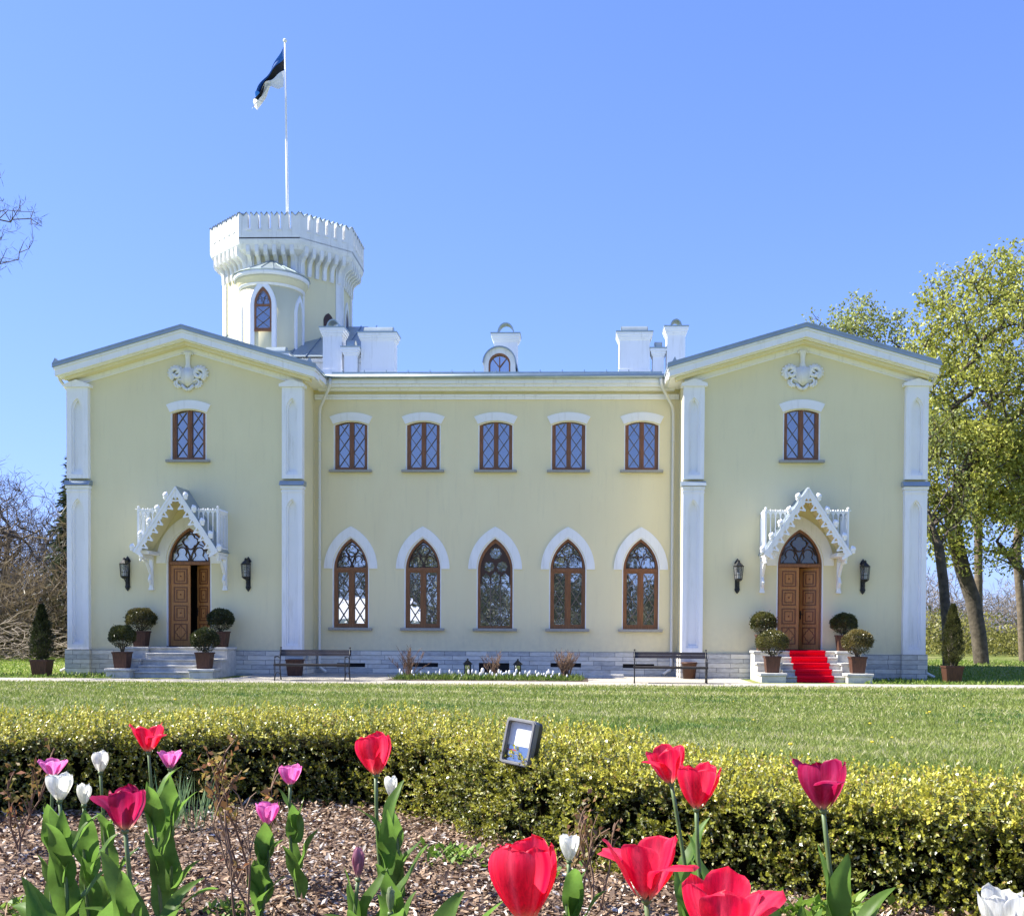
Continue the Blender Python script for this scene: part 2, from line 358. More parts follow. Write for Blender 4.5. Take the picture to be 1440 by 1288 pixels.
xs=np.concatenate([np.linspace(-2500,-60,8),np.linspace(-50,50,61),np.linspace(60,2500,8)])
ys=np.concatenate([[-2500,-400,-60],np.linspace(-20,44,65),[50,70,120,400,2500]])
GX,GY=np.meshgrid(xs,ys); GZ=gz(GX,GY)
V=np.stack([GX.ravel(),GY.ravel(),GZ.ravel()],1); nx=len(xs)
F=[(j*nx+i,j*nx+i+1,(j+1)*nx+i+1,(j+1)*nx+i) for j in range(len(ys)-1) for i in range(nx-1)]
tag(nmesh('ground',V,F,M_['ground']),kind='structure')
# pale gravel path along the front, cobbled strip in the recess
mpath=mat('pale_paving',(.50,.46,.39),rough=.95,spec=.1,noise=(9,.3,(.34,.31,.26)),bump=(35,.8))
def wavy_strip(name,x0,x1,y0,y1,z,m,amp=.12,seed=1):
    rr=random.Random(seed); N=90; mb=MB(); top=[];bot=[]
    ph=[rr.uniform(0,6) for _ in range(4)]
    for i in range(N+1):
        x=x0+(x1-x0)*i/N
        w=lambda p:amp*(math.sin(x*1.3+ph[p])*.5+math.sin(x*4.1+ph[p+1])*.3+rr.uniform(-.3,.3))
        bot.append((x,y0+w(0),z)); top.append((x,y1+w(1)*.8,z))
    mb.add(bot+top,[(i,i+1,N+2+i,N+1+i) for i in range(N)])
    return tag(mb.build(name,m),kind='structure')
wavy_strip('path',-40,40,26.6,28.35,-.040,mpath,.16,3)
wavy_strip('paved_strip',-6.7,6.9,28.3,32.35,-.036,mpath,.1,5)
wavy_strip('flower_bed_soil',-2.55,2.7,28.45,30.5,-.031,mat('bed_soil',(.10,.07,.05),rough=1,noise=(12,.4),bump=(30,1)),.08,8)

# ------------------------------------------------------------------ the manor house
WY,RY=31.0,32.3          # front planes of the wings and of the recessed middle
WO,WI,XC=11.95,5.31,8.56
house=thing('manor_house','cream neo-gothic manor house with white trim and a round-topped battlemented tower','manor house',(0,31,0))
house['label']='cream neo-gothic manor house with white pilasters, two gabled wings and a battlemented tower'

UA=.48                                    # half width of the upper windows
def rect_open(cx,z0,z1): return [(cx-UA-.03,z0-.0)]+segtop(cx,UA+.03,z1-.10,.10)+[(cx+UA+.03,z0-.0)]
def arch_open(cx,e=.03): return [(cx-.51-e,1.30)]+arch(cx,.51+e,3.0,.93+e*1.2)+[(cx+.51+e,1.30)]
def door_open(cx,e=.03): return [(cx-.61-e,.66)]+arch(cx,.61+e,3.08,1.03+e*1.2)+[(cx+.61+e,.66)]
SP=2.116
# walls
mb=MB()
mb.plate([(-WI,.0),(-WI,8.5),(WI,8.5),(WI,.0)],[rect_open(i*SP,5.91,7.41) for i in range(-2,3)]+[arch_open(i*SP) for i in range(-2,3)],RY,RY+.35)
mb.build('wall',M_['wallglow'],house)
mb=MB(); mb.box(-WI,WI,43.7,44,0,8.3); mb.build('back_wall',M_['wall'],house); mb=MB(); mb.box(-WI,WI,RY+.6,RY+.64,0,8.0); mb.build('room_wall',M_['dark'],house)
for s in (-1,1):
    xc=s*XC; mb=MB(); xi,xo=s*WI,s*WO
    lo,hi=min(xi,xo),max(xi,xo)
    mb.plate([(lo,0),(lo,8.28),(xc,9.36),(hi,8.28),(hi,0)],[rect_open(xc,6.0,7.5),door_open(xc)],WY,WY+.35)
    mb.box(lo,lo+.35,WY+.352,44,0,8.25); mb.box(hi-.35,hi,WY+.352,44,0,8.25); mb.box(lo+.352,hi-.352,43.6,43.95,0,8.25)
    mb.build('wall',M_['wall'],house)
    mb=MB(); mb.box(xc-1.6,xc+1.6,33.2,33.25,.7,4.4); mb.box(xc-1.6,xc+1.6,31.36,33.19,.68,.74); mb.box(xc-1.65,xc-1.61,31.36,33.19,.7,4.4); mb.box(xc+1.61,xc+1.65,31.36,33.19,.7,4.4)
    mb.box(xc-1.6,xc+1.6,31.36,33.19,4.41,4.45); mb.box(xc-.35,xc-.05,32.6,32.9,.74,1.9)
    mb.build('vestibule',M_['room'],house)
    mb=MB(); mb.box(xc-1,xc+1,31.9,31.93,5.7,7.8); mb.build('room_wall',M_['dark'],house)
# plinth
def plinth(name,pieces,holes=()):
    mb=MB()
    for p in pieces: mb.box(*p)
    return mb.build(name,M_['stone'],house)
bw=[(-4.63,-3.79,.16,.28),(-2.65,-1.65,.18,.30),(-.46,.43,.02,.31),(1.63,2.52,.20,.32),(3.73,4.64,.19,.31)]
mb=MB(); mb.plate([(-WI,-.12),(-WI,.65),(WI,.65),(WI,-.12)],[[(a,c),(a,d),(b,d),(b,c)] for a,b,c,d in bw],RY-.07,RY-.002)
for s in (-1,1):
    lo,hi=sorted((s*5.93,s*11.33))
    mb.box(lo,s*XC-.66 if s<0 else s*XC-.66,WY-.07,WY-.002,-.12,.655); mb.box(s*XC+.66,hi,WY-.07,WY-.002,-.12,.655)
    x=sorted((s*5.28,s*5.22)); mb.box(x[0],x[1],WY+.1,RY-.072,-.12,.65)
    x=sorted((s*11.953,s*12.02)); mb.box(x[0],x[1],WY+.2,44,-.12,.65)
    for a,b in ((5.26,5.93),(11.33,12.03)):
        x=sorted((s*a,s*b)); mb.box(x[0],x[1],WY-.20,WY+.15,-.12,.665)
mb.build('plinth',M_['stone'],house)
for a,b,c,d in bw:
    mb=MB(); mb.box(a-.02,b+.02,RY-.02,RY+.0,c-.02,d+.02); mb.build('basement_opening',M_['dark'],house)

def add_reveal(mb,outer,inner,y0,y1):
    """band between two outlines of equal length, open at the foot"""
    mb.plate(outer+inner[::-1],[],y0,y1)
def lattice(mb,x0,x1,z0,z1,p,y,w=.009,cut=None):
    def bar(xa,za,xb,zb):
        d=Vector((xb-xa,0,zb-za)); 
        if d.length<.02: return
        n=Vector((-d.z,0,d.x)).normalized()*w; A=Vector((xa,0,za)); B=Vector((xb,0,zb))
        mb.plate([( (A+n).x,(A+n).z),((B+n).x,(B+n).z),((B-n).x,(B-n).z),((A-n).x,(A-n).z)],[],y,y+.014)
    k=-1
    while z0+k*p<z1:
        for dr in (1,-1):
            za,zb=z0+k*p,z0+(k+1)*p
            t0=max(0,(z0-za)/p); t1=min(1,(z1-za)/p)
            if t1>t0:
                xa,xb=(x0,x1) if dr>0 else (x1,x0)
                bar(xa+(xb-xa)*t0,za+p*t0,xa+(xb-xa)*t1,za+p*t1)
        k+=1
# --- upper window (one build, then copied) : frame part > pane, lattice, lintel stays a part of its own
def upper_window(cx,z0,yw):
    z1=z0+1.5; w=MB()
    o=[(cx-UA,z0)]+segtop(cx,UA,z1-.1,.1)+[(cx+UA,z0)]
    hl=[(cx-UA+.07,z0+.06),(cx-UA+.07,z1-.14),(cx-UA+.2,z1-.10),(cx-.035,z1-.072),(cx-.035,z0+.06)]
    hr=[(2*cx-p[0],p[1]) for p in hl][::-1]
    w.plate(o,[hl,hr],yw+.09,yw+.16)
    def ins(h,d):
        mx_=sum(p[0] for p in h)/len(h); mz=sum(p[1] for p in h)/len(h)
        return [(p[0]+(d if p[0]<mx_ else -d),p[1]+(d if p[1]<mz else -d)) for p in h]
    for h in (hl,hr): w.plate([(p[0],p[1]) for p in h],[ins(h,.03)],yw+.105,yw+.15)
    w.box(cx-.012,cx+.012,yw+.078,yw+.09,z0+.06,z1-.05)
    win=w.build('window',M_['frame'],house,off=(cx,yw-31,z0))
    p=MB(); p.plate([(q[0],q[1]) for q in o],[],yw+.162,yw+.172); p.build('pane',M_['glass'],win)
    l=MB(); lattice(l,cx-UA+.10,cx-.065,z0+.09,z1-.15,.44,yw+.128); lattice(l,cx+.065,cx+UA-.10,z0+.09,z1-.15,.44,yw+.128)
    l.build('lattice',M_['lead'],win)
    s=MB(); s.box(cx-.62,cx+.62,yw-.13,yw+.10,z0-.075,z0-.003); s.build('sill',M_['sill'],win,bevel=.008)
    r=MB(); r.plate([(cx-UA-.03,z0)]+segtop(cx,UA+.03,z1-.1,.10)+[(cx+UA+.03,z0),(cx+UA,z0)]+segtop(cx,UA,z1-.1,.1)[::-1]+[(cx-UA,z0)],[],yw+.003,yw+.1)
    r.build('surround',M_['white'],win)
    t=MB(); top=segtop(cx,.63,z1+.17,.13); bot=segtop(cx,.52,z1-.07,.105)
    t.plate(top+bot[::-1],[],yw-.035,yw+.02); t.build('lintel',M_['white'],win)
    return win
def copy_part(src,dx,dy,dz):
    c=copy_tree(src,house,loc=tuple(src.location+Vector((dx,dy,dz)))); return c
uw=upper_window(-2*SP,5.91,RY)
for i in range(-1,3): copy_part(uw,(i+2)*SP,0,0)
for s in (-1,1): copy_part(uw,s*XC+2*SP,WY-RY,.09)

def fan_tracery(mb,cx,a,zs,rise,y0,y1,sc=1.0):
    """slender bars: border, quatrefoil above, two round-headed lobes below, forked ribs between"""
    w=.026*a/.43
    mb.plate(arch(cx,a,zs,rise),[arch(cx,a-w*.9,zs+w*.6,rise-w*2.2)],y0,y1)
    def ring(P,k,dy):
        mx_=sum(p[0] for p in P)/len(P); mz=sum(p[1] for p in P)/len(P); m_=sum(math.hypot(p[0]-mx_,p[1]-mz) for p in P)/len(P); f=1+w/m_
        mb.plate([(mx_+(p[0]-mx_)*f,mz+(p[1]-mz)*f) for p in P],[P],y0+dy,y1+dy)
    ring(foil(cx,zs+rise*.64,a*.33,4,8,0,.54),1,.002)
    for s in (-1,1):
        c0=cx+s*a*.46; z1=zs+rise*.30; r=a*.22
        P=[(c0-a*.34,zs+.012),(c0-a*.33,zs+rise*.08),(c0-a*.20,zs+rise*.165)]+[(c0+r*math.cos(t_),z1+r*math.sin(t_)) for t_ in [PI*1.22-PI*1.44*i/12 for i in range(13)]]+[(c0+a*.20,zs+rise*.165),(c0+a*.33,zs+rise*.08),(c0+a*.34,zs+.012)]
        ring(P,1,.004+.001*s)
        rib=[(cx+s*a*.02,zs+.01),(cx+s*a*.06,zs+rise*.2),(cx+s*a*.22,zs+rise*.44),(cx+s*a*.46,zs+rise*.66)]
        for i in range(3):
            p,q=Vector(rib[i]),Vector(rib[i+1]); n_=Vector((-(q-p).y,(q-p).x)).normalized()*w*.42
            mb.plate([tuple(p+n_),tuple(q+n_),tuple(q-n_),tuple(p-n_)],[],y0-.004-.002*i+.001*s,y1-.006-.002*i)
        rib=[(cx+s*a*.46,zs+rise*.56),(cx+s*a*.70,zs+rise*.48),(cx+s*a*.86,zs+rise*.26)]
        for i in range(2):
            p,q=Vector(rib[i]),Vector(rib[i+1]); n_=Vector((-(q-p).y,(q-p).x)).normalized()*w*.38
            mb.plate([tuple(p+n_),tuple(q+n_),tuple(q-n_),tuple(p-n_)],[],y0-.012-.002*i+.001*s,y1-.014-.002*i)
def arch_window(cx,variant=0):
    yw=RY; w=MB(); z0=1.32
    o=[(cx-.51,z0)]+arch(cx,.51,3.0,.93)+[(cx+.51,z0)]
    ia=arch(cx,.435,3.08,.77); 
    if variant==0:
        holes=[ia,[(cx-.435,1.40),(cx-.435,2.97),(cx-.05,2.97),(cx-.05,1.40)],[(cx+.05,1.40),(cx+.05,2.97),(cx+.435,2.97),(cx+.435,1.40)]]
        w.plate(o,holes,yw+.09,yw+.16)
        for s in (-1,1):
            x0,x1=sorted((cx+s*.05,cx+s*.435)); w.plate([(x0,1.4),(x0,2.97),(x1,2.97),(x1,1.4)],[[(x0+.035,1.44),(x0+.035,2.935),(x1-.035,2.935),(x1-.035,1.44)]],yw+.105,yw+.15)
        w.box(cx-.50,cx+.50,yw+.075,yw+.09,2.985,3.045); w.box(cx-.02,cx+.02,yw+.08,yw+.09,1.42,2.98)
    else:
        w.plate(o,[[(cx-.44,1.39)]+arch(cx,.44,3.0,.81)+[(cx+.44,1.39)]],yw+.09,yw+.16)
    win=w.build('window',M_['frame'],house,off=(cx,yw-31,z0))
    p=MB(); p.plate(o,[],yw+.175,yw+.185); p.build('pane',M_['glasslow'],win)
    if variant==0:
        t=MB(); fan_tracery(t,cx,.433,3.082,.768,yw+.12,yw+.15); t.build('tracery',M_['tracery'],win)
        l=MB()
        for s in (-1,1):
            x0,x1=sorted((cx+s*.085,cx+s*.40)); lattice(l,x0,x1,1.44,2.93,.50,yw+.125,.011)
        l.build('lattice',M_['lead'],win)
    else:
        t=MB(); t.plate([(cx-.438,2.62)]+arch(cx,.438,3.0,.808)+[(cx+.438,2.62)],[foil(cx,3.50,.165,8,5,d=.72),foil(cx-.19,3.12,.15,8,5,d=.72),foil(cx+.19,3.12,.15,8,5,d=.72),
            [(cx-.40,2.64),(cx-.40,2.82),(cx-.28,2.93),(cx-.16,2.82),(cx-.16,2.64)],[(cx-.125,2.64),(cx-.125,2.86),(cx,3.0),(cx+.125,2.86),(cx+.125,2.64)],[(cx+.16,2.64),(cx+.16,2.82),(cx+.28,2.93),(cx+.40,2.82),(cx+.40,2.64)]],yw+.12,yw+.15)
        t.build('tracery',M_['tracery'],win)
        l=MB()
        for x in (-.145,.145): l.box(cx+x-.011,cx+x+.011,yw+.12,yw+.14,1.39,2.62)
        for x0,x1 in ((-.435,-.15),(-.14,.14),(.15,.435)): lattice(l,cx+x0,cx+x1,1.42,2.62,.40,yw+.124,.008)
        l.build('lattice',M_['lead'],win)
    s=MB(); s.box(cx-.64,cx+.64,yw-.13,yw+.10,z0-.085,z0-.003); s.build('sill',M_['sill'],win,bevel=.008)
    r=MB(); r.plate(arch_open(cx)+[(cx+.51,1.30)]+arch(cx,.51,3.0,.93)[::-1]+[(cx-.51,1.30)],[],yw+.003,yw+.1); r.build('surround',M_['white'],win)
    h=MB(); A=arch(cx,.785,3.04,1.23,18); B=arch(cx,.545,3.04,.93,18); h.plate(A+B[::-1],[],yw-.04,yw+.02); h.build('hood',M_['white'],win)
    return win
aw=arch_window(-2*SP)
for i in (-1,1,2): copy_part(aw,(i+2)*SP,0,0)
arch_window(0,1)
# --- doors
def door(cx,theta,bright):
    d=MB(); yw=WY
    o=[(cx-.61,.74)]+arch(cx,.61,3.08,1.03)+[(cx+.61,.74)]
    d.plate(o,[arch(cx,.54,3.16,.87),[(cx-.555,.742),(cx-.555,3.06),(cx+.555,3.06),(cx+.555,.742)]],yw+.09,yw+.19)
    d.box(cx-.60,cx+.60,yw+.06,yw+.09,3.065,3.14)
    dr=d.build('door',M_['frame'],house,off=(cx,0,.74))
    p=MB(); p.plate(arch(cx,.56,3.14,.90),[],yw+.165,yw+.17); p.build('pane',M_['glasssky'] if bright else M_['glassdark'],dr)
    t=MB(); fan_tracery(t,cx,.538,3.162,.868,yw+.12,yw+.15); t.build('tracery',M_['tracery'],dr)
    h=MB(); A=arch(cx,.92,3.10,1.36,18); B=arch(cx,.65,3.10,1.04,18); h.plate(A+B[::-1],[],yw-.04,yw+.02); h.build('hood',M_['white'],dr)
    r=MB(); r.plate([(p[0],max(p[1],.76)) for p in door_open(cx)]+[(cx+.61,.76)]+arch(cx,.61,3.08,1.03)[::-1]+[(cx-.61,.76)],[],yw+.003,yw+.1); r.build('surround',M_['white'],dr)
    for s in (-1,1):
        # leaf in its own frame: hinge at x=0, free edge at x=.555 (mirrored for the left)
        def leafpoly(mb,rects,y0,y1,hole=None):
            for (a,b,c,e) in rects: mb.plate([(a,c),(a,e),(b,e),(b,c)],[hole(a,b,c,e)] if hole else [],y0,y1)
        lf=MB(); W_=.552
        lf.box(0,W_,0,.045,.77,3.05)
        zc=[2.74,2.22,1.70]; pn=[(.10,W_-.10,z-.20,z+.20) for z in zc]+[(.10,W_-.10,.94,1.38)]
        sh=lambda d_:(lambda a,b,c,e:[(a+d_,c+d_),(a+d_,e-d_),(b-d_,e-d_),(b-d_,c+d_)])
        lf.mi(1)
        for (a,b,c,e) in pn: lf.plate([(a-.02,c-.02),(a-.02,e+.02),(b+.02,e+.02),(b+.02,c-.02)],[sh(.012)(a,b,c,e)],-.016,0)
        for (a,b,c,e) in pn[:3]:
            lf.plate(sh(.055)(a,b,c,e),[sh(.078)(a,b,c,e)],-.014,0)
            lf.ball(((a+b)/2,-.012,(c+e)/2),(.022,.014,.022),8,5)
        a,b,c,e=pn[3]; mxx,mzz=(a+b)/2,(c+e)/2
        og=[(mxx+ (.14+.02*math.cos(4*t_)+.018*math.cos(8*t_))*math.cos(t_),mzz+(.17+.02*math.cos(4*t_)+.018*math.cos(8*t_))*math.sin(t_)) for t_ in [2*PI*i/48 for i in range(48)]]
        og2=[(mxx+(p[0]-mxx)*.85,mzz+(p[1]-mzz)*.85) for p in og]; lf.plate(og,[og2],-.014,0)
        lf.mi(0)
        if s>0: lf.box(W_-.05,W_+.012,-.02,-.001,.78,3.04)
        th=theta if s>0 else 0
        hx=cx+s*.553; st=0
        def xf(v):
            x,y,z=v; X=-s*x; 
            c1,s1=math.cos(th),math.sin(th)
            return (hx+X*c1+ (y*s1 if s>0 else 0), yw+.115+ (-X*s1 if s>0 else 0)+y*c1, z)
        lf.v=[xf(v) for v in lf.v]
        leaf=lf.build('door_leaf',M_['door'],dr,m2=M_['doorline'])
        if s>0:
            hd=MB(); hd.v=[]; hd.box(W_-.045,W_-.01,-.03,-.015,1.62,1.86); hd.tube([(W_-.03,-.03,1.76),(W_-.03,-.07,1.76),(W_-.13,-.07,1.75)],.010,6)
            hd.v=[xf(v) for v in hd.v]; hd.build('door_handle',M_['black'],dr)
    return dr
door(-XC,rad(36),True); door(XC,rad(33),False)

# --- pilasters
def pilaster(s,a,b,side):
    x0,x1=sorted((s*a,s*b)); cx=(x0+x1)/2; hw=(x1-x0)/2; y0,y1=WY-.17,WY+.10
    m=MB()
    for z0,z1,gab in ((.668,5.18,False),(5.46,8.0,True)):
        h=[(cx-.17,z0+.12 if z0>1 else z0+.14)]+arch(cx,.17,z1-.62,.32 if gab else .34)+[(cx+.17,z0+.12 if z0>1 else z0+.14)]
        m.plate([(x0,z0),(x0,z1),(x1,z1),(x1,z0)],[h],y0,y1)
        h2=[(cx+(p[0]-cx)*.72,z0+.2 if i in (0,len(h)-1) else p[1]-(.06)) for i,p in enumerate(h)]
        m.plate(h,[h2],y0+.055,y1-.002); m.box(cx-.18,cx+.18,y0+.125,y1-.01,z0+.1,z1-.2)
    # moulded break
    m.box(x0-.03,x1+.03,y0-.04,y1,5.182,5.26); m.box(x0-.015,x1+.015,y0-.02,y1,5.08,5.13)
    # gabled cap
    m.plate([(x0-.07,8.002),(x0-.07,8.08),(cx,8.21),(x1+.07,8.08),(x1+.07,8.002)],[],y0-.06,y1)
    p=m.build('pilaster',M_['white'],house)
    l=MB(); l.add([(x0-.06,y0-.09,5.27),(x1+.06,y0-.09,5.27),(x1+.06,y0+.01,5.40),(x0-.06,y0+.01,5.40),(x0-.06,y1,5.27),(x1+.06,y1,5.27),(x1+.06,y1,5.40),(x0-.06,y1,5.40)],
        [(0,1,2,3),(0,1,5,4),(3,2,6,7),(0,3,7,4),(1,2,6,5),(4,5,6,7)]); l.build('ledge',M_['metal'],p)
for s in (-1,1): pilaster(s,5.30,5.87,0); pilaster(s,11.36,11.97,1)

# --- roofs and cornices
def chev(mb,xc,ap,sl,hl,hr,t,b,y0,y1):
    mb.plate([(xc-hl,ap-sl*hl-t),(xc,ap-t),(xc+hr,ap-sl*hr-t),(xc+hr,ap-sl*hr-b),(xc,ap-b),(xc-hl,ap-sl*hl-b)],[],y0,y1)
SL=.29
for s in (-1,1):
    xc=s*XC; hl,hr=(3.62,3.75) if s<0 else (3.75,3.62)
    r=MB(); chev(r,xc,9.60,SL,hl,hr,0,.085,30.42,44.4)
    for k in range(3): chev(r,xc,9.64,SL,hl-.01,hr-.01,.0,.045,30.41+k*4.2,30.46+k*4.2)
    for k in range(-1,2,2): r.plate([(xc+k*3.55-.09,9.59-SL*3.55),(xc+k*3.55,9.76-SL*3.55),(xc+k*3.55+.09,9.57-SL*3.55)],[],30.45,30.6)
    r.build('roof',M_['metal'],house)
    c=MB(); chev(c,xc,9.60,SL,hl-.02,hr-.02,.088,.15,30.455,31.0); chev(c,xc,9.60,SL,hl-.05,hr-.05,.153,.33,30.485,31.0)
    chev(c,xc,9.60,SL,hl-.10,hr-.10,.333,.36,30.60,31.0)
    for sd,h in ((-1,hl),(1,hr)):     # side eaves
        ex=xc+sd*h; wx=xc+sd*(3.39 if (sd*s>0) else 3.25); zt=9.6-SL*h-.09
        a,b=sorted((ex-sd*.03,ex-sd*.12)); c.box(a,b,31.002,44,zt-.16,zt)
        a,b=sorted((ex-sd*.12,wx)); c.box(a,b,31.002,44,zt-.20,zt-.10)
    c.build('cornice',M_['white'],house)
    f=MB(); chev(f,xc,9.60,SL,3.24 if s>0 else 3.30,3.30 if s>0 else 3.24,.363,.56,WY-.05,WY-.003); chev(f,xc,9.60,SL,3.24,3.24,.563,.60,WY-.03,WY-.003)
    f.build('frieze',M_['white'],house)
    fi=MB(); chev(fi,xc,9.60,SL,hl-.25,hr-.25,.365,.45,30.70,WY-.052); fi.build('soffit',M_['wall'],house)
r=MB()
r.add([(-4.85,31.82,8.53),(4.85,31.82,8.53),(4.85,38,9.4),(-4.85,38,9.4),(4.85,44.4,8.5),(-4.85,44.4,8.5),(-4.85,31.82,8.48),(4.85,31.82,8.48),(4.85,38,9.35),(-4.85,38,9.35)],[(0,1,2,3),(3,2,4,5),(0,1,7,6),(6,7,8,9)])
r.box(-4.8,4.8,32.3,32.42,8.60,8.75)
for i in range(-7,8): r.box(i*.64-.012,i*.64+.012,32.28,32.30,8.6,8.80)
r.build('roof',M_['zinc'],house)
g=MB(); g.tube([(-4.95,31.78,8.50),(4.95,31.78,8.50)],.065,10); g.build('gutter',M_['zinc'],house,smooth=True)
c=MB(); c.box(-5.0,5.0,31.84,32.295,8.32,8.475); c.box(-5.05,5.05,31.90,32.295,8.24,8.317); c.box(-5.15,5.15,32.06,32.295,8.17,8.237)
c.box(-5.29,5.29,32.22,32.297,8.02,8.08); c.box(-5.29,5.29,32.245,32.297,7.94,8.017); c.build('cornice',M_['white'],house)
# --- downpipes
def pipe(pts): 
    p=MB(); p.tube(pts,.045,10)
    for i in range(4):
        z=1.6+i*1.7; q=pts[-3]; p.tube([(q[0],q[1],z),(q[0],q[1],z+.05)],.056,10)
    p.build('downpipe',M_['pipe'],house,smooth=True)
for s in (-1,1):
    pipe([(s*4.72,31.78,8.44),(s*4.74,31.80,8.25),(s*5.10,32.14,7.70),(s*5.13,32.19,7.5),(s*5.13,32.18,.25),(s*5.08,32.12,.14),(s*4.88,31.95,.03)])
    pipe([(s*12.13,30.7,8.42),(s*12.13,30.8,8.2),(s*12.05,31.3,7.9),(s*12.05,31.32,7.7),(s*12.09,31.32,.3),(s*12.12,31.28,.15),(s*12.35,31.2,.02)])
# --- coats of arms: shield with scroll mantling and plumed crest
for s in (-1,1):
    xc=s*XC; c=MB(); y=WY; zc=8.30
    sh=[(-.15,.20),(-.16,.0),(-.12,-.14),(0,-.24),(.12,-.14),(.16,0),(.15,.20),(0,.235)]
    c.plate([(xc+a*1.2,zc+b*1.12) for a,b in sh],[],y-.11,y); c.plate([(xc+a*.98,zc+b*.94) for a,b in sh],[],y-.13,y-.108)
    c.tube([(xc-.06,y-.10,zc+.10),(xc+.06,y-.10,zc+.10)],.01,6); c.tube([(xc,y-.1,zc+.06),(xc,y-.1,zc-.1)],.012,6)
    c.plate([(xc+.30*math.cos(a)*(1+.05*math.cos(9*a)),zc-.02+.22*math.sin(a)*(1+.06*math.cos(9*a))) for a in [2*PI*i/60 for i in range(60)]],[],y-.035,y)
    for q in (-1,1):
        # upper large scroll
        pts=[]; 
        for i in range(30):
            t=i/29; a=-PI*.35+t*PI*2.35; rr=.18*(1-.62*t); pts.append((xc+q*(.32+rr*math.cos(a)),y-.05-.03*t,zc+.10+rr*math.sin(a)))
        c.tube(pts,[.070-.02*i/29 for i in range(30)],7)
        for k in range(9):
            a=-.3+k*.42; c.ball((xc+q*(.34+.205*math.cos(a)),y-.035,zc+.10+.205*math.sin(a)),(.05,.045,.042),7,5)
        c.tube([(xc+q*.12,y-.06,zc+.22),(xc+q*.25,y-.08,zc+.16),(xc+q*.36,y-.06,zc+.10)],[.03,.045,.03],7)
        pts=[(xc+q*(.24+.10*math.cos(a)*(1-.04*j)),y-.05,zc-.15+.09*math.sin(a)) for j,a in enumerate([PI*.9-i*.42 for i in range(13)])]
        c.tube(pts,.034,7)
        for k in range(5): a=-1.9+k*.55; c.ball((xc+q*(.26+.12*math.cos(a)),y-.03,zc-.16+.11*math.sin(a)),(.045,.04,.04),7,5)
        c.tube([(xc+q*.16,y-.05,zc-.22),(xc+q*.08,y-.06,zc-.32),(xc,y-.05,zc-.36)],[.045,.05,.045],7)
    c.lathe([(.07,.20),(.10,.25),(.085,.31),(.065,.36),(.07,.5),(.085,.6),(.11,.66),(.12,.70),(.05,.73)],(xc,y-.04,zc),12,sq=.7)
    for k in (-1,0,1): c.ball((xc+k*.08,y-.07,zc+.68),(.05,.05,.05),7,5)
    c.tube([(xc-.11,y-.05,zc+.69),(xc-.14,y-.05,zc+.62)],.025,6); c.tube([(xc+.11,y-.05,zc+.69),(xc+.14,y-.05,zc+.62)],.025,6)
    c.build('coat_of_arms',M_['towerwhite'],house,smooth=True)
